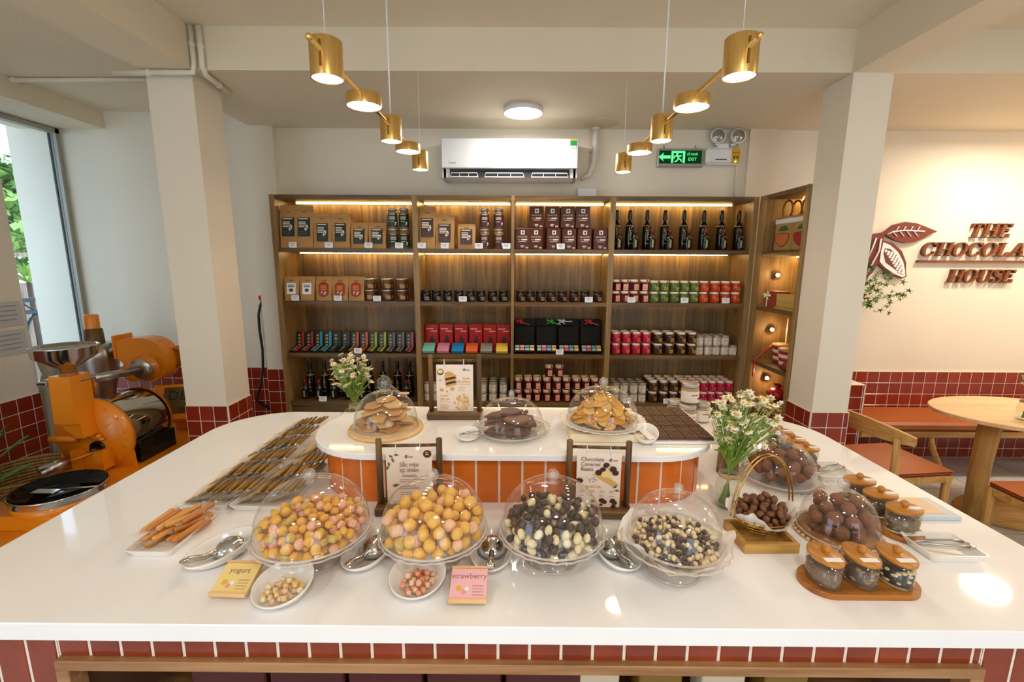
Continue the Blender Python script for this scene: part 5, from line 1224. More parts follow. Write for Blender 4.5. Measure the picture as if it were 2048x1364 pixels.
m.lathe([(.016, 0), (.027, 0), (.027, .03), (.016, .03), (.016, 0)], tm, 28); tag(ob('tape_roll', m, None, (p.x, 2.13, CT+.0275), (PI/2, 0, .3)), 'small orange roll of tape at the back of the counter', 'tape roll')
# ---------------------------------------------------------------- right end of the counter
tr1 = (.955, 1.535); tr2 = (.938, 1.205)
for (x, y), nm_, lab in ((tr1, 0, 'further'), (tr2, 1, 'nearer')):
    r = .128 if nm_ == 0 else .108
    if nm_ == 0: tag(ob('glass_plate', scplate(r+.012), None, (x, y, CT+.0005)), 'scalloped glass plate under the further truffle dome', 'plate')
    else:
        b_ = MB(); b_.lathe([(0, 0), (r*.98, 0), (r, .008), (0, .009)], acacia, 40)
        be = MB()
        for k in range(40): a = 2*PI*k/40; be.ball(((r+.003)*math.cos(a), (r+.003)*math.sin(a), .005), (.0065, .0065, .005), mat('bead_beige', 'd8b48a', .5), 8, 6)
        thing('beaded_board', [('board', b_), ('beads', be)], 'round board with beaded edge under the nearer truffle dome', 'board', (x, y, CT+.0005))
    zz = .02 if nm_ == 0 else .011
    spawn(heap((38, 30)[nm_], lambda g: .0168+.003*g.random(), r*.84, zz, .45, 80, 30+nm_), [nub(trufm, .08, k, (1.03, 1, .97), 14) for k in range(3)], (x, y, CT), 'truffle', f"round cocoa dusted truffle under the {lab} truffle dome", 'truffle', f"truffles under the {lab} dome")
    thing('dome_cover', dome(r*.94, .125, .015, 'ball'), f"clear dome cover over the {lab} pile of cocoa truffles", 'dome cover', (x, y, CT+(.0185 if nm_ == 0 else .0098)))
# basket of cocoa almonds with a golden handle, on a small wooden box
bx, by = .706, 1.19
m = MB(); bwd = wood('honey_wood', 'a87a3a', 'd0a050', 'x', .45, 1.)
for y in (-.055, .055): m.box((0, y, .014), (.15, .012, .028), bwd, None, .001)
for x in (-.069, .069): m.box((x, 0, .014), (.012, .098, .028), bwd, None, .001)
m.box((0, 0, .004), (.126, .098, .006), bwd)
tag(ob('wooden_frame_box', m, None, (bx-.01, by-.02, CT+.0005), (0, 0, .02)), 'small open honey coloured wooden box under the almond basket', 'box')
wb = MB()
for k in range(4): q = .045+.012*k; wb.tube([(q*1.1*math.cos(a), q*.9*math.sin(a), .001+.014*k) for a in [2*PI*i/32 for i in range(32)]], .0016, goldw, 6, True)
for k in range(20):
    a = 2*PI*k/20; wb.tube([(.045*1.1*math.cos(a), .045*.9*math.sin(a), .001), (.081*1.1*math.cos(a), .081*.9*math.sin(a), .043)], .0011, goldw, 5)
hd = MB()
for s_ in (-.006, .006): hd.tube([(.098*math.cos(a), s_, .043+.172*math.sin(a)) for a in [PI*k/24 for k in range(25)]], .002, goldw, 8)
thing('wire_basket', [('basket', wb), ('handle', hd)], 'golden wire basket with tall arched handle holding cocoa almonds', 'basket', (bx, by, CT+.031), .25)
tag(ob('parchment_liner', liner(.088, .045, 60, .16, 8, .02), None, (bx, by, CT+.035)), 'crumpled printed parchment lining the golden wire basket', 'parchment')
spawn(heap(95, lambda g: .0088+.0012*g.random(), .072, .052, .55, 50, 40), [nub(almd, .05, k, (1.35, .95, .85)) for k in range(3)], (bx, by, CT), 'cocoa_almond', 'brown cocoa almond in the golden wire basket', 'almond', 'cocoa almonds in the wire basket')
# boards with three oval lidded jars
filA = mat('fill_dark_cocoa', '6a4a38', .5, var=.3, vscale=30, bump=.6, bscale=40)
def ojar(fill, bits=None, seed=1):
    a, c, h = .046, .033, .058
    b_ = MB(); b_.lathe([(0, .002), (.96, .002), (1, .006), (1, h), (.97, h)], glass, 40, M=SC(a, c, 1))
    b_.lathe([(0, .0), (.97, .0), (1.01, .004), (1., .008)], glass, 40, M=SC(a, c, 1))
    lid = MB(); lid.lathe([(0, h), (1.0, h), (1.05, h+.002), (1.05, h+.008), (1.02, h+.010), (0, h+.010)], lidwood, 40, M=SC(a, c, 1))
    kb = MB(); kb.cyl(.006, h+.010, h+.015, lidwood, 12); kb.ball((0, 0, h+.021), .0105, lidwood, 16, 10)
    lb = MB(); (lb.box((-.027, .0, h+.0104), (.014, .040, .0012), cardw) if seed < 4 else lb.box((.026, -.004, h+.0104), (.034, .014, .0012), cardw))
    f_ = MB(); g = random.Random(seed)
    f_.lathe([(0, .004), (.90, .004), (.92, .01), (.92, h*.55), (.8, h*.68), (.4, h*.72), (0, h*.74)], fill, 28, M=SC(a, c, 1), wob=lambda q, r, z: 1+(.05*math.sin(7*q+z*200) if r > .9 else 0))
    if bits:
        for k in range(46):
            q = g.random()*6.3; zz = .008+g.random()*h*.6; f_.ball((a*.86*math.cos(q), c*.84*math.sin(q), zz), (.006, .006, .0038), bits, 8, 5, None)
    return pm([('glass', b_), ('lid', lid, [('knob', kb), ('name_label', lb)]), ('contents', f_)])
sliver = mat('almond_sliver', 'ecd098', .5); nutb = mat('nut_cluster', '9c7a58', .55); nutd = mat('dark_chunk', '3a2620', .5)
BS = [('front', (.84, .995), .0, 'at the right front of the counter', [ojar(mat('cocoa_disc', '7e5c48', .5, var=.25, vscale=40, bump=.5, bscale=30), mat('cocoa_disc2', '8e6a54', .5), 1), ojar(filA, nutb, 2), ojar(mat('fill_black_choc', '2e1c14', .4), sliver, 3)]),
      ('middle', (1.122, 1.292), -PI/2, 'halfway along the right counter side', [ojar(filA, mat('seed_beige', 'b89a70', .5), 4), ojar(filA, nutb, 5), ojar(mat('fill_nut', '806450', .5, var=.3, vscale=25), nutb, 6)]),
      ('back', (1.112, 1.722), -PI/2, 'at the right back of the counter', [ojar(filA, nutd, 7), ojar(filA, nutd, 8), ojar(filA, nutd, 9)])]
conts = [('pale cocoa discs', 'dark and brown chunks', 'almond slivers in dark chocolate'), ('seeds and dark pieces', 'nut clusters', 'pale nut pieces'), ('brown pieces', 'dark pieces', 'dark pieces')]
for n_, (nm_, (x, y), rz, where, js) in enumerate(BS):
    b_ = MB(); slab(b_, [(px*1.0, (py-1.57)*1.0) for px, py in stad(.138, .056)], 0, .014, acacia, .002)
    tag(ob('oval_board', b_, None, (x, y, CT+.0005), (0, 0, rz)), f"long oval wooden board of three lidded jars {where}", 'board')
    for k in range(3):
        d = (-.0855+.0855*k); px, py = x+d*math.cos(rz), y+d*math.sin(rz)
        thing('lidded_jar', js[k], f"oval glass jar with wooden lid, {('left', 'middle', 'right')[k] if n_ == 0 else ('furthest', 'middle', 'nearest')[k]} of three on the {nm_} board", 'jar', (px, py, CT+.0155), PI/2 if n_ == 0 else 0, 'oval lidded jars')
# white trays with tongs
for i, (x, y, w, d, rz, lab) in enumerate(((1.165, 1.125, .15, .112, 0, 'at the right front corner'), (1.165, 1.575, .14, .13, 0, 'between the middle and back boards'))):
    tag(ob('square_tray', recttray(w, d, .024, white), None, (x, y, CT+.0005), (0, 0, rz)), f"white rectangular tray with steel tongs {lab}", 'tray')
    tag(ob('steel_tongs', tongs(.14, .011, steelb), None, (x+.0, y+.005, CT+.02), (0, -.08, -.2 if i == 0 else .35)), f"steel tongs lying in the white tray {lab}", 'tongs')
m = MB(); m.box((0, 0, .006), (.165, .12, .012), mat('acrylic_sheet', 'c8d4dc', .15), None, .002); c_ = MB(); c_.box((-.01, .008, .0128), (.12, .095, .0015), mat('peach_card', 'f0cba8', .5))
thing('menu_plate', [('base', m), ('card', c_)], 'clear acrylic plate with a peach card at the right edge of the counter', 'card holder', (1.285, 1.335, CT+.0005), 0)
# ---------------------------------------------------------------- easel signs
inkg = mat('menu_ink', '8a7466', .6); leafp = mat('menu_leaf', '5a6038', .6); mb1 = mat('menu_brown', '4a2418', .6); mb2 = mat('menu_gold', 'd9a048', .6); mb3 = mat('menu_cream', 'f2d890', .6); mb4 = mat('menu_orange', 'e0b060', .6)
menup = mat('menu_paper', 'f6e2d0', .55)
def easel(sheet, w=.150, h=.225, zt=.235):
    base = MB(); base.box((0, 0, .013), (w+.055, .075, .026), stainedx, None, .004)
    post = []
    for s_ in (-1, 1):
        p = MB(); p.cyl(.0095, .0265, zt, stained, 12, (s_*(w/2+.014), 0, 0), None, .002); post.append(('post', p))
    bar = MB(); bar.tube([(-w/2-.006, 0, zt-.022), (w/2+.006, 0, zt-.022)], .005, stained, 10)
    sh = MB(); z1 = zt-.036; sh.grid(lambda u, v: ((u-.5)*(w-.016), -.009+.004*math.cos(PI*u*2)*(1-v)*.4, z1-h*.82*(1-v)), 8, 6, menup)
    sh.grid(lambda u, v: ((u-.5)*(w-.016), -.0078+.004*math.cos(PI*u*2)*(1-v)*.4, z1-h*.82*(1-v)), 8, 6, menup)
    art = MB(); A = T(0, -.0114, z1) @ RX(PI/2); sheet(art, w-.016, h*.82, A)
    ring = []
    for s_ in (-.25, .22):
        r = MB(); r.tube([(s_*w, -.005+.009*math.cos(a), zt-.030+.013*math.sin(a)) for a in [2*PI*k/16 for k in range(16)]], .0011, cardw, 6, True); ring.append(('ring', r))
    hole = MB()
    for s_ in (-.25, .22): hole.lathe([(.0028, .0003), (0, .0004)], dark, 10, (s_*w, -.008, 0), T(0, -.0114, z1) @ RX(PI/2))
    return [('base', base)]+post+[('bar', bar)]+ring+[('menu_sheet', sh, [('print', art)])]
def lf_(mb, A, x, y, a, l, m): mb.prism([(0, 0), (l*.4, l*.22), (l, 0), (l*.4, -l*.22)], 0, .0005, m, A @ T(x, y, 0) @ RZ(a))
def dsc(mb, A, x, y, r, m, q=1., z=.0006): mb.lathe([(r, 0), (0, .0002)], m, 14, M=A @ T(x, y, z) @ SC(1, q, 1), smooth=False)
def bars(mb, A, x, y, ws, dy=.0075, m=inkg, h=.0014): 
    for k, w in enumerate(ws): mb.box((x+w/2, y-k*dy, 0), (w, h, .0006), m, A)
def mark(mb, A, x, y): dsc(mb, A, x-.008, y, .0045, inkg); dsc(mb, A, x-.007, y+.003, .003, leafp); mb.box((x+.006, y-.001, 0), (.014, .003, .0006), inkg, A)
def sheet1(mb, w, h, A):
    for q in ((-.06, -.012, -.6), (-.052, -.022, -1.1), (-.062, -.034, -1.4), (-.045, -.010, -.2), (-.063, -.046, -1.9)): lf_(mb, A, q[0], q[1], q[2], .016, leafp)
    dsc(mb, A, .056, -.010, .0125, mb1); 
    for k in range(6): dsc(mb, A, .052+.003*(k % 3), -.012+.006*(k//3), .002, mb4, 1, .0009)
    mark(mb, A, 0, -.018)
    mb.text('Sắc màu', .0200, inkg, A @ T(0, -.050, 0) @ SC(.85, 1, 1), .0006); mb.text('tự nhiên', .0200, inkg, A @ T(0, -.068, 0) @ SC(.85, 1, 1), .0006)
    bars(mb, A, -.022, -.078, (.042, .046), .005); bars(mb, A, -.03, -.093, (.075, .05, .0, .05, .06, 0, .062, .04, 0, .03, .05), .007)
    lf_(mb, A, -.052, -.113, .25, .022, leafp)
    for q in ((-.055, -.172), (-.045, -.166), (-.036, -.174), (-.05, -.16), (.03, -.172), (.045, -.168)): dsc(mb, A, q[0], q[1], .004, mb3, .7)
def sheet2(mb, w, h, A):
    mb.text('Chocolate', .0185, inkg, A @ T(-.055, -.026, 0) @ SC(.9, 1, 1), .0006, 'LEFT'); mb.text('Covered', .0185, inkg, A @ T(-.055, -.042, 0) @ SC(.9, 1, 1), .0006, 'LEFT'); mb.text('Beans', .0185, inkg, A @ T(-.055, -.058, 0) @ SC(.9, 1, 1), .0006, 'LEFT')
    mark(mb, A, .042, -.022)
    mb.prism([(-.02, -.068), (.0, -.062), (.06, -.098), (.045, -.108)], 0, .0004, mb4, A)
    for q in ((.0, -.062, .011, mb1), (.012, -.052, .009, mb1), (.02, -.067, .013, mb3), (.022, -.038, .010, mb1), (.042, -.050, .011, mb1), (.05, -.062, .010, mb1), (.034, -.072, .010, mb3), (.03, -.045, .006, mb4)): dsc(mb, A, q[0], q[1], q[2], q[3], .85, .0008)
    dsc(mb, A, -.058, -.090, .012, mb1, .7); g = random.Random(3)
    for k in range(16): dsc(mb, A, -.035+.03*g.random(), -.094+.016*g.random(), .0013, mb1)
    lf_(mb, A, .045, -.112, .7, .018, leafp); lf_(mb, A, .05, -.118, -.2, .016, leafp)
    mb.text('Socola phủ hạt', .0115, mb4, A @ T(-.056, -.112, 0) @ SC(.9, 1, 1), .0006, 'LEFT')
    for c in range(4): bars(mb, A, -.056+.03*c, -.122, (.016, .012, 0, .014), .0055, inkg, .001)
    for q in ((-.015, -.156, .006), (.012, -.153, .009), (.02, -.158, .008), (.045, -.154, .009), (.052, -.160, .007), (.01, -.167, .005), (.048, -.171, .007), (-.018, -.168, .003)): dsc(mb, A, q[0], q[1], q[2], mb1, .85)
def sheet3(mb, w, h, A):
    dsc(mb, A, -.054, -.028, .012, mb1); dsc(mb, A, -.054, -.026, .010, mb3, .8, .0009)
    for k in range(5):
        P = [(-.040+.002*k, -.045-.0085*k), (.0, -.036-.0085*k), (.008, -.043-.0085*k), (-.034, -.053-.0085*k)]; mb.prism(P, 0, .0004+.0001*k, (mb4, mb1, mb2, mb1, mb2)[k], A)
    dsc(mb, A, -.022, -.036, .015, mb2, .6)
    for q in ((-.05, -.098, .007), (-.01, -.094, .008), (-.03, -.104, .004), (-.055, -.06, .004)): dsc(mb, A, q[0], q[1], q[2], mb2, .8)
    mark(mb, A, .044, -.020); mb.text('Socola', .0125, mb4, A @ T(.058, -.056, 0) @ SC(.9, 1, 1), .0006, 'RIGHT'); mb.text('đậu phộng', .0125, mb4, A @ T(.058, -.069, 0) @ SC(.9, 1, 1), .0006, 'RIGHT'); bars(mb, A, .012, -.077, (.046, 0, .03, .024, .026), .006, mb4, .0012)
    mb.text('Socola', .0125, mb4, A @ T(-.056, -.124, 0) @ SC(.9, 1, 1), .0006, 'LEFT'); mb.text('gạo ran', .0125, mb4, A @ T(-.056, -.137, 0) @ SC(.9, 1, 1), .0006, 'LEFT'); bars(mb, A, -.056, -.145, (.042, .0, .03, .034, .028), .006, mb4, .0012)
    g = random.Random(5)
    for k in range(80):
        r = .028*math.sqrt(g.random()); a = g.random()*6.3; dsc(mb, A, .026+r*math.cos(a), -.147+r*1.15*math.sin(a), .0032, g.choice([mb3, mb3, mb4, mb2]), .9, .0006+.0003*g.random())
e1 = thing('menu_easel', easel(sheet1, .155, .228, .236), 'bamboo menu stand reading Sắc màu tự nhiên, behind the left domes', 'menu stand', (-.318, 1.315, CT+.0005), .06)
thing('menu_easel', easel(sheet2, .150, .228, .238), 'bamboo menu stand reading Chocolate Covered Beans, in front of the riser', 'menu stand', (.262, 1.305, CT+.0005), -.05)
thing('menu_easel', easel(sheet3, .155, .232, .245), 'bamboo menu stand with brittle pictures at the back of the riser', 'menu stand', (-.222, 1.68, RT+.0005), .02)
def sheet4(mb, w, h, A): bars(mb, A, -.04, -.05, (.07, .06, .0, .07, .06), .012, mb4, .002)
thing('menu_easel', easel(sheet4, .150, .228, .238), 'bamboo menu stand turned sideways behind the right flower vase', 'menu stand', (.835, 1.665, CT+.0005), 1.12)
# ---------------------------------------------------------------- vases and daisies
stemg = mat('stem_green', '84a040', .5); leafg = mat('daisy_leaf', '8aa844', .5, var=.15, vscale=20); pet = mat('daisy_petal', 'f6eed2', .6); yel_ = mat('daisy_center', 'd8a828', .6)
dz = MB(); dz.lathe([(.003, .001), (.006, .0018), (.0125, .0), (.006, .0005)], pet, 14, wob=lambda a, r, z: 1+.22*math.cos(7*a)*(r > .01)); dz.ball((0, 0, .002), (.0042, .0042, .003), yel_, 8, 6)
dzm = dz.mesh('flower')
twine = mat('twine', 'c0a070', .8)
water = clear('water', 'eaf2e6', 1.33, .0)
def bouquet(x, y, zb, h0, R, Htop, n, seed, labv, labb, sc=1., lean=(0, 0), vr=.034):
    v_ = MB(); v_.lathe([(0, .003), (vr*.92, .003), (vr, .01), (vr*1.02, h0*.5), (vr*.72, h0*.8), (vr*.78, h0)], glass, 32); v_.lathe([(0, 0), (vr*.9, 0), (vr*.98, .006)], glass, 32)
    tw = MB()
    for k in range(4): tw.tube([(vr*.78*math.cos(a), vr*.78*math.sin(a), h0*.76+.003*k+.001*math.sin(3*a)) for a in [2*PI*i/24 for i in range(24)]], .0018, twine, 6, True)
    tw.tube([(0, -vr*.8, h0*.78), (-.02, -vr*1.3, h0*.80), (-.03, -vr*1.25, h0*.72), (-.05, -vr*1.6, h0*.60)], .0014, twine, 6); tw.tube([(0, -vr*.8, h0*.78), (.016, -vr*1.35, h0*.83), (.024, -vr*1.3, h0*.70)], .0014, twine, 6)
    thing('glass_vase', [('glass', v_), ('twine_bow', tw)], labv, 'vase', (x, y, zb+.0005))
    g = random.Random(seed); st_ = MB(); lv = MB(); heads = []
    for k in range(n):
        a = g.random()*6.3; rr = R*math.sqrt(g.random()); hx, hy = rr*math.cos(a)+lean[0], rr*math.sin(a)*.8+lean[1]; hz = Htop*(.66+.34*g.random())-rr*.3
        st_.tube([(-hx*.18, -hy*.18, .012), (hx*.1, hy*.1, h0), (hx*.55, hy*.55, h0+(hz-h0)*.6), (hx, hy, hz)], .0012, stemg, 5); heads.append((hx, hy, hz))
    for k in range(int(n*.9)):
        a = g.random()*6.3; t = g.random(); rr = R*(.15+.6*t); p = Vector((rr*math.cos(a)+lean[0]*t, rr*math.sin(a)*.8+lean[1]*t, h0+(Htop-h0)*(.05+.62*t))); l = .022+.016*g.random()
        M = Matrix.Translation(p) @ RZ(a) @ RY(-.7+g.gauss(0, .5)) @ RX(g.gauss(0, .5)); lv.add([(0, 0, 0), (l*.4, l*.28, .003), (l, 0, 0), (l*.4, -l*.28, .003)], [(0, 1, 2, 3)], leafg, False, M)
    r = thing('daisy_bouquet', [('stems', st_), ('leaves', lv)], labb, 'flowers', (x, y, zb+.001))
    for i, (hx, hy, hz) in enumerate(heads): o = ob('flower', dzm, r, (hx, hy, hz), (g.gauss(-.35, .4), g.gauss(0, .4), g.random()*6), sc*(.85+.4*g.random()))
bouquet(.686, 1.355, CT, .135, .108, .375, 120, 3, 'clear glass vase with twine beside the right easel', 'large bunch of white daisies in the right vase', .95, (.045, .03), .036)
bouquet(-.735, 2.03, CT, .13, .094, .36, 110, 5, 'glass vase at the left back of the counter', 'bunch of white daisies in the left back vase', .95, (-.015, 0), .034)
# ---------------------------------------------------------------- seating corner on the right
lea = mat('tan_leather', 'b0602c', .35, var=.08, vscale=6, bump=.05); lead = mat('red_leather', '8c3a1c', .35, var=.08, vscale=6)
BY0, BY1 = 3.46, 3.885
m = MB(); m.box((4.0, (BY0+BY1)/2, .44), (2.42, BY1-BY0, .07), lea, None, .02)
f = MB(); f.span(2.79, 5.19, BY0+.01, BY0+.05, .35, .40, oak, None, .004); f.span(2.79, 5.19, BY1-.05, BY1-.01, .35, .40, oak)
lg = []
for x in (3.45, 4.5):
    l = MB(); l.tube([(x-.09, BY0+.03, .35), (x-.06, BY0+.03, .25), (x+.01, BY0+.03, .12), (x+.02, BY0+.03, 0)], .022, oak, 10); lg.append(('leg', l))
thing('wall_bench', [('cushion', m), ('rail', f)]+lg, 'long bench with orange tan leather cushion along the tiled wall', 'bench')
tx, ty = 3.50, 2.93
tp = MB(); P_ = [(.60*math.cos(a), .40*math.sin(a)) for a in [2*PI*k/56 for k in range(56)]]; slab(tp, P_, .715, .74, wood('table_top', 'd9ae78', 'ecca98', 'x', .35, .6), .004)
lgs = []
for sx, sy in ((-.30, -.05), (.28, .05)):
    l = MB(); l.tube([(sx, sy, .715), (sx*1.05-.0, sy, .4), (sx*1.16, sy-.04, .02)], [.062, .056, .05], oakz, 16); lgs.append(('leg', l))
bs = MB(); bs.lathe([(0, .0005), (.99, .0005), (1, .012), (.97, .03), (0, .032)], oak, 40, M=SC(.36, .24, 1))
bs2 = [('base', bs)]
thing('cafe_table', [('tabletop', tp)]+lgs+bs2, 'oval pale wooden table in the seating corner', 'table', (tx, ty, 0), -.12)
def chair(w=.46, d=.44):
    st_ = MB(); st_.grid(lambda u, v: ((u-.5)*w, (v-.5)*d, .4495+.010*math.cos(PI*(u-.5))*math.cos(PI*(v-.5))), 8, 8, lea); st_.box((0, 0, .435), (w, d, .028), lead, None, .012)
    fr_ = MB(); fr_.span(-w/2+.01, w/2-.01, -d/2, -d/2+.03, .375, .42, oak, None, .004); fr_.span(-w/2+.01, w/2-.01, d/2-.03, d/2, .375, .42, oak, None, .004); fr_.span(-w/2, -w/2+.03, -d/2, d/2, .375, .42, oak, None, .004); fr_.span(w/2-.03, w/2, -d/2, d/2, .375, .42, oak, None, .004)
    ls = []
    for sx in (-1, 1):
        l = MB(); l.tube([(sx*(w/2-.02), d/2-.02, .42), (sx*(w/2-.02), d/2-.02, 0)], [.024, .017], oakz, 12); ls.append(('leg', l))
        l = MB(); l.tube([(sx*(w/2+.0), -d/2+.03, 0), (sx*(w/2-.01), -d/2+.03, .42), (sx*(w/2+.02), -d/2-.02, .69)], [.017, .024, .017], oakz, 12); ls.append(('leg', l))
    bk_ = MB(); bk_.grid(lambda u, v: ((w/2+.06)*math.sin((u-.5)*2.5)/math.sin(1.25)*1.0, -d/2-.04+.16*(1-math.cos((u-.5)*2.5)), .66+.105*v*(.25+.75*math.cos((u-.5)*2.6))), 20, 3, oak)
    bk_.grid(lambda u, v: ((w/2+.075)*math.sin((u-.5)*2.5)/math.sin(1.25)*1.0, -d/2-.065+.16*(1-math.cos((u-.5)*2.5)), .66+.105*v*(.25+.75*math.cos((u-.5)*2.6))), 20, 3, oak)
    bk_.grid(lambda u, v: ((w/2+.06+.015*v)*math.sin((u-.5)*2.5)/math.sin(1.25)*1.0, -d/2-.04-.025*v+.16*(1-math.cos((u-.5)*2.5)), .66+.105*(.25+.75*math.cos((u-.5)*2.6))), 20, 1, oak); bk_.grid(lambda u, v: ((w/2+.06+.015*v)*math.sin((u-.5)*2.5)/math.sin(1.25)*1.0, -d/2-.04-.025*v+.16*(1-math.cos((u-.5)*2.5)), .66), 20, 1, oak)
    return [('seat', st_), ('seat_frame', fr_), ('backrest', bk_)]+ls
thing('dining_chair', chair(), 'wooden chair with tan leather seat and curved backrest beside the counter', 'chair', (2.50, 2.86, 0), -1.45)
thing('dining_chair', chair(), 'wooden chair with tan leather seat at the right edge, only partly visible', 'chair', (3.06, 2.32, 0), -.0)
bouquet(3.27, 2.80, .741, .15, .075, .36, 36, 9, 'glass vase of flowers on the oval table', 'bunch of small white flowers in the vase on the oval table', .9, (.03, 0), .042)
# potted maple-like plant behind the right column
pb = MB(); pb.lathe([(0, 0), (.10, 0), (.13, .22), (.12, .22), (.11, .2), (0, .19)], mat('terracotta', 'a85a3a', .7), 28)
stm = MB(); lvs = MB(); g = random.Random(14); lm_ = [mat('maple_green', '5a7a2a', .5), mat('maple_dark', '3f6424', .5)]
stm.tube([(0, 0, .19), (-.02, 0, .35), (.0, .0, .5), (.02, 0, .6)], [.014, .011, .008, .004], bark, 8)
def star(p, s):
    M = Matrix.Translation(p) @ RZ(g.random()*6.3) @ RX(g.gauss(1.1, .5)) @ RZ(g.random()*6); vs = []
    for k in range(10): r = s if k % 2 == 0 else s*.25; a = 2*PI*k/10; vs.append((r*math.cos(a), r*math.sin(a), -.1*r))
    lvs.add(vs, [tuple(range(10))], g.choice(lm_), False, M)
pyy = 3.62; PX_ = 2.53
for (u, v, n, sp) in ((1740, 575, 26, 14), (1765, 548, 10, 8), (1790, 590, 14, 10), (1748, 600, 26, 14), (1733, 560, 16, 12), (1778, 562, 4, 5), (1725, 610, 20, 12), (1740, 540, 6, 8), (1690, 560, 40, 22)):
    c = at_y(u, v, pyy); b0 = Vector((.0, 0, .5)); e = c-Vector((PX_, pyy, .776)); stm.tube([tuple(b0), tuple((b0+e)/2+Vector((0, 0, .04))), tuple(e)], .003, stemg, 5)
    for k in range(n): star(Vector((e.x+g.gauss(0, sp/250), e.y+g.gauss(0, .05), e.z+g.gauss(0, sp/300))), .026+.012*g.random())
thing('potted_plant', [('pot', pb), ('stem', stm), ('leaves', lvs)], 'green plant with star shaped leaves standing behind the right column', 'plant', (PX_, pyy, .776))
# ---------------------------------------------------------------- coffee roaster on the left
org = mat('orange_enamel', 'ea8a10', .32, coat=.3); blks = mat('black_gloss', '15130f', .08); dst = mat('dark_tray', '23262a', .12, metal=.8); mir = mat('mirror_steel', 'c9c2b4', .06, metal=1.)
RXc = -2.50
def rp(u, v, y): p = at_y(u, v, y); return Vector((p.x, y, p.z))
parts = []
zb = .46
b_ = MB(); b_.span(RXc-.20, RXc+.26, 2.05, 3.55, .08, zb, org, None, .01); b_.span(RXc-.10, RXc+.14, 1.80, 2.05, .10, zb-.07, org, None, .006); b_.span(RXc-.02, RXc+.1, 1.77, 1.81, .2, zb-.11, dark)
for x in (-.15, .2):
    for y in (2.1, 3.45): b_.cyl(.03, 0, .09, dark, 12, (RXc+x, y, 0))
parts.append(('base', b_))
# cooling tray
tc_ = at_z(120, 974, .53); ct = MB(); ct.lathe([(0, .0), (.185, .0), (.19, .03), (.195, .032)], dst, 56, (tc_.x, tc_.y, .50)); ct.lathe([(.196, .0), (.198, .03), (.202, .036), (.195, .036)], steel, 56, (tc_.x, tc_.y, .50)); ct.lathe([(.185, -.05), (.196, -.002), (0, -.001)], org, 40, (tc_.x, tc_.y, .50))
arm = MB(); arm.tube([(tc_.x, tc_.y, .515), (tc_.x+.2, tc_.y+.05, .515)], .006, steelb, 8); arm.box((tc_.x-.05, tc_.y-.03, .517), (.12, .05, .012), steel, None, .003); arm.box((tc_.x+.1, tc_.y+.06, .517), (.10, .01, .02), dst)
parts.append(('cooling_tray', ct, [('stirring_arm', arm)]))
fc = rp(187, 872, 2.62); R_ = .235
fp = MB(); FY = Matrix.Translation(fc) @ RX(PI/2)
fp.lathe([(0, .012), (R_*.72, .012), (R_*.74, .006), (R_, .004), (R_, -.03), (R_*.9, -.03)], org, 56, M=FY)
fp.prism([(-R_*.9, -.05), (R_*.9, -.05), (R_*.95, -(fc.z-zb)), (-R_*.95, -(fc.z-zb))], -.028, .0, org, FY)
for k in range(9): a = -1.2+.45*k; fp.ball((R_*.86*math.cos(a), R_*.86*math.sin(a), .005), .008, org, 8, 6, FY)
fp.tube([(-R_*.98, -.01, .03), (-R_*.3, -.005, .03)], .022, org, 12, M=FY)
for q in ((-.06, .0), (.02, .0), (.06, -.01)): fp.tube([(q[0]-.02, q[1], .03), (q[0]+.03, q[1]+.004, .03)], .009, org, 8, M=FY); fp.ball((q[0], q[1]+.02, .03), .018, org, 10, 8, FY)
wd = MB(); wd.lathe([(.045, .012), (.045, .024), (.036, .026), (.034, .016), (0, .015)], blks, 28, (.03, -.07, 0), FY)
ctl = MB(); ctl.box((.0, -.155, .05), (.16, .13, .012), org, FY @ T(0, 0, 0), .002)
ctl.prism([(-.09, -.07), (-.02, -.08), (-.02, -.20), (-.09, -.21)], .012, .07, org, FY); ctl.prism([(.07, -.07), (.12, -.06), (.12, -.18), (.05, -.21)], .012, .09, org, FY)
hdl = MB(); hdl.tube([(.05, -.08, .03), (-.03, -.10, .16)], .007, org, 8, M=FY); hdl.tube([(-.02, -.095, .15), (-.08, -.115, .26)], [.03, .034], steelb, 20, M=FY)
parts.append(('front_plate', fp, [('sight_glass', wd), ('discharge_chute', ctl), ('sampler_handle', hdl)]))
dr = MB(); DY = Matrix.Translation(fc+Vector((0, .03, 0))) @ RX(-PI/2); dr.lathe([(.198, 0), (.198, .32), (.195, .33)], mir, 64, M=DY); dr.lathe([(.205, .33), (.205, .35), (0, .352)], org, 40, M=DY)
parts.append(('drum', dr, None, 'mirror polished drum'))
bd = MB(); bd.box((RXc+.16, 2.83, zb+.06), (.012, .30, .13), blks, None, .003); bd.box((RXc+.06, 2.83, zb+.06), (.2, .28, .118), blks)
bd.text('roaster', .06, mat('plate_letter', '3a3328', .5), T(RXc+.167, 2.83, zb+.035) @ RZ(PI/2) @ RX(PI/2)); parts.append(('name_plate', bd))
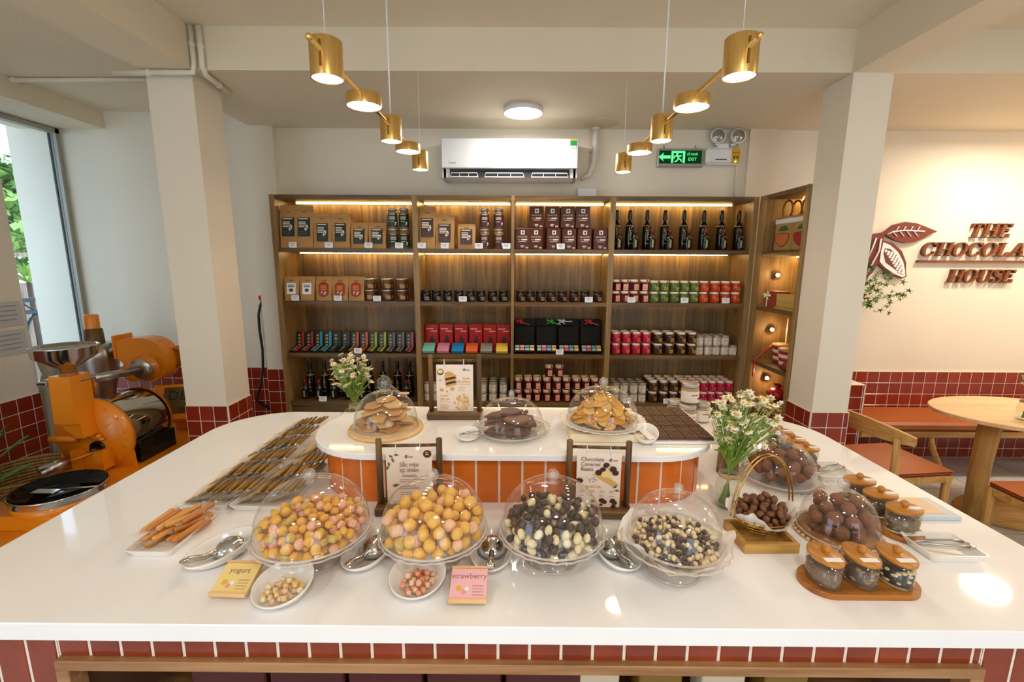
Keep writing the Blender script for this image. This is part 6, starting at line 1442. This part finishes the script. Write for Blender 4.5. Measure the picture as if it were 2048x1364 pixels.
# feed box and funnel
fb = MB(); zt = rp(160, 745, 2.6).z; fb.prism([(-.09, .12), (.04, .12), (.04, zt-fc.z), (-.08, zt-fc.z)], .0, .13, org, FY); fb.prism([(-.09, .125), (.04, .125), (.05, .03), (.0, .03)], .0, .11, org, FY)
parts.append(('feed_box', fb))
fn_ = MB(); hc = rp(131, 708, 2.60); hc.x += .0; zr = rp(131, 700, 2.6).z
fn_.lathe([(.045, -.17), (.045, -.105), (.145, -.035), (.152, .02), (.157, .024), (.153, .026), (.142, -.03), (.04, -.1)], steel, 56, (hc.x, 2.60, zr)); parts.append(('hopper', fn_))
gt_ = MB(); gt_.box((hc.x+.0, 2.60, zr-.175), (.22, .1, .012), steelb, None, .003); gt_.box((hc.x-.10, 2.535, zr-.19), (.07, .012, .03), steel, None, .004); gt_.box((hc.x-.10, 2.528, zr-.19), (.045, .003, .015), dark); parts.append(('gate_plate', gt_))
# cyclone, blower and pipes behind
cy = rp(195, 720, 3.25); cc_ = MB(); cc_.lathe([(.05, -.40), (.135, .02), (.135, .12), (.06, .125)], steelb, 40, (cy.x, 3.25, cy.z)); parts.append(('cyclone', cc_))
ch_ = MB(); ch_.lathe([(.06, .12), (.055, .23), (.045, .235)], mat('rusty_steel', '6a5030', .5, metal=.5, var=.3, vscale=20), 28, (cy.x, 3.25, cy.z)); ch_.lathe([(.044, .23), (.044, .33), (.04, .335), (.0, .335)], org, 28, (cy.x, 3.25, cy.z)); parts.append(('chimney', ch_))
bc = rp(305, 722, 3.28); bl_ = MB(); BM_ = Matrix.Translation(bc) @ RX(PI/2)
sp_ = [(r*math.cos(a), r*math.sin(a)) for a, r in [(-2.6+k*.25, .125+.0035*k) for k in range(18)]]
bl_.prism(sp_+[(-.2, .17), (-.2, .04)], -.07, .07, org, BM_); bl_.box((-.20, .115, 0), (.014, .17, .17), org, BM_, .002); bl_.lathe([(.10, .07), (.10, .075), (.075, .075), (.072, .19), (0, .19)], org, 32, (0, -.035, 0), BM_); parts.append(('blower', bl_))
mt_ = MB(); mt_.cyl(.075, 0, .2, org, 20, M=Matrix.Translation(bc+Vector((.05, .08, .0))) @ RX(-PI/2)); mt_.lathe([(.078, .02), (.078, .16)], mat('motor_rib', 'b4560e', .5), 14, M=Matrix.Translation(bc+Vector((.13, .0, .02))) @ RX(-PI/2), smooth=False); parts.append(('motor', mt_))
pi_ = MB(); a, b2 = rp(187, 757, 2.72), rp(280, 740, 3.06); pi_.tube([tuple(a), tuple(b2)], .026, steelb, 16); pi_.lathe([(.03, 0), (.075, .006), (.075, .02), (.03, .024)], steelb, 28, M=Matrix.Translation(b2) @ RX(-PI/2+.2) @ RZ(0)); pi_.tube([tuple(cy+Vector((.11, 0, .08))), tuple(bc+Vector((-.2, 0, .11)))], .045, steelb, 18); pi_.tube([tuple(a), tuple(a+Vector((0, .0, -.1)))], .012, org, 8); parts.append(('pipe', pi_))
cp_ = MB(); pc = rp(335, 808, 3.24); CM = Matrix.Translation(pc) @ RZ(.25) @ RX(-.55); cp_.box((.12, 0, 0), (.40, .10, .27), org, CM, .006); sc_ = MB(); sc_.box((.14, -.0525, .01), (.30, .006, .20), mat('panel_bronze', '6e603c', .25, metal=.6), CM, .002)
for k, t in enumerate(('DE', '200')): sc_.text(t, .10 if k == 0 else .03, black, CM @ T(.02 if k == 0 else .1, -.0565, .01 if k == 0 else -.07) @ RX(PI/2), .001, 'LEFT')
sd = MB(); sd.span(pc.x+.02, pc.x+.12, 3.26, 3.34, zb, pc.z-.05, org, None, .004); parts.append(('control_panel', cp_, [('display', sc_)])); parts.append(('panel_post', sd))
thing('coffee_roaster', parts, 'orange coffee roasting machine with steel funnel and round cooling tray', 'roaster')
# sack, basket, plant
m = MB(); sk_ = mat('burlap', '9a8a72', .9, bump=.4, bscale=90, var=.15, vscale=8)
m.lathe([(0, 0), (.17, .0), (.21, .08), (.2, .45), (.15, .62), (.10, .68), (.13, .76), (.11, .78)], sk_, 26, wob=lambda a, r, z: 1+.06*math.sin(5*a+z*9)+.04*math.sin(9*a-z*14))
tag(ob('burlap_sack', m, None, (-3.36, 3.23, .001), (0, 0, 0), (.62, .62, 1.32)), 'tall burlap sack standing behind the roaster by the window', 'sack')
wk = wood('wicker', '7a5a2c', 'b08a50', 'z', .7, 2.); bc_ = at_z(85, 935, .42); m = MB()
for k in range(22):
    z = .02*k; r = .20+.05*k/22; m.tube([((r+.004*math.sin(12*a+PI*k))*math.cos(a), (r+.004*math.sin(12*a+PI*k))*math.sin(a), z+.01) for a in [2*PI*i/48 for i in range(48)]], .0105, wk, 6, True)
m.lathe([(0, .01), (.2, .008)], wk, 24)
bp = (-2.98, 2.62); tag(ob('wicker_basket', m, None, (bp[0]-.02, bp[1], .001)), 'round wicker basket on the floor behind the cooling tray', 'basket')
pot = MB(); pot.lathe([(0, 0), (.11, 0), (.14, .26), (.13, .26), (.12, .24), (0, .23)], mat('dark_pot', '3a3430', .6), 28); lv = MB(); g = random.Random(3)
P0 = Vector((-2.95, 2.06, 0))
for (u, v, y, w) in ((58, 873, 2.1, .045), (62, 932, 2.02, .042), (10, 868, 2.12, .03), (-40, 880, 2.1, .05), (-30, 940, 2.0, .05), (20, 850, 2.25, .025), (-60, 900, 1.95, .04)):
    e = at_y(u, v, y)-P0; b0 = Vector((0, 0, .3)); c = (b0+e)/2+Vector((0, 0, .09))
    def fn(u_, v_, e=e, b0=b0, c=c, w=w):
        p = b0*(1-u_)**2+c*2*u_*(1-u_)+e*u_*u_; d = (e-b0).normalized(); s_ = d.cross(Vector((0, -.3, 1))).normalized(); return p+s_*(v_-.5)*3*w*math.sin(PI*min(1, u_*.9+.1))**.8+Vector((0, 0, .02*abs(v_-.5)))
    lv.grid(fn, 12, 4, lf[0] if w > .03 else lf[2])
stp = MB(); stp.tube([(0, 0, .2), (0, 0, .32)], .02, stemg, 8)
thing('potted_plant', [('pot', pot), ('stem', stp), ('leaves', lv)], 'broad leaved green plant at the left edge of the photo', 'plant', tuple(P0))
# ---------------------------------------------------------------- light
W = bpy.data.worlds.new('sky'); S.world = W; W.use_nodes = True
bgn = W.node_tree.nodes['Background']; bgn.inputs[0].default_value = (.70, .85, 1.0, 1); bgn.inputs[1].default_value = 2.6
def light(name, kind, loc, energy, col, rot=(0, 0, 0), **kw):
    d = bpy.data.lights.new(name, kind); d.energy = energy; d.color = col
    for k, v in kw.items(): setattr(d, k, v)
    o = bpy.data.objects.new(name, d); COL.objects.link(o); o.location = loc; o.rotation_euler = rot; return o
# further ceiling lights, unseen, added outside the frame to light the shop
ceil_light(-1.3, -1.2, ZF, 'added round white ceiling light behind the camera on the left', .16); ceil_light(1.3, -1.2, ZF, 'added round white ceiling light behind the camera on the right', .16)
ceil_light(3.3, 1.0, ZF, 'added round white ceiling light over the seating area', .16)
# wall washer of the seating corner, and an added unseen one beside it
ceil_light(3.73, 3.22, ZC, 'round white ceiling light over the bench near the wall sign', .137, 90., .075)
ceil_light(4.85, 3.2, ZC, 'added round white ceiling light over the far end of the bench', .137, 78., .075)
ceil_light(.3, -.5, ZF, 'added round white ceiling light just behind the camera', .16)  # unseen lamp added to brighten the counter from above
vs_ = S.view_settings; vs_.view_transform = 'Standard'; vs_.look = 'None'; vs_.gamma = 1.; vs_.use_curve_mapping = False; vs_.exposure = .58
c = S.cycles; c.use_denoising = True; c.max_bounces = 8; c.diffuse_bounces = 4; c.glossy_bounces = 4; c.transmission_bounces = 4; c.transparent_max_bounces = 24; c.caustics_reflective = False; c.caustics_refractive = False; c.sample_clamp_indirect = 6.
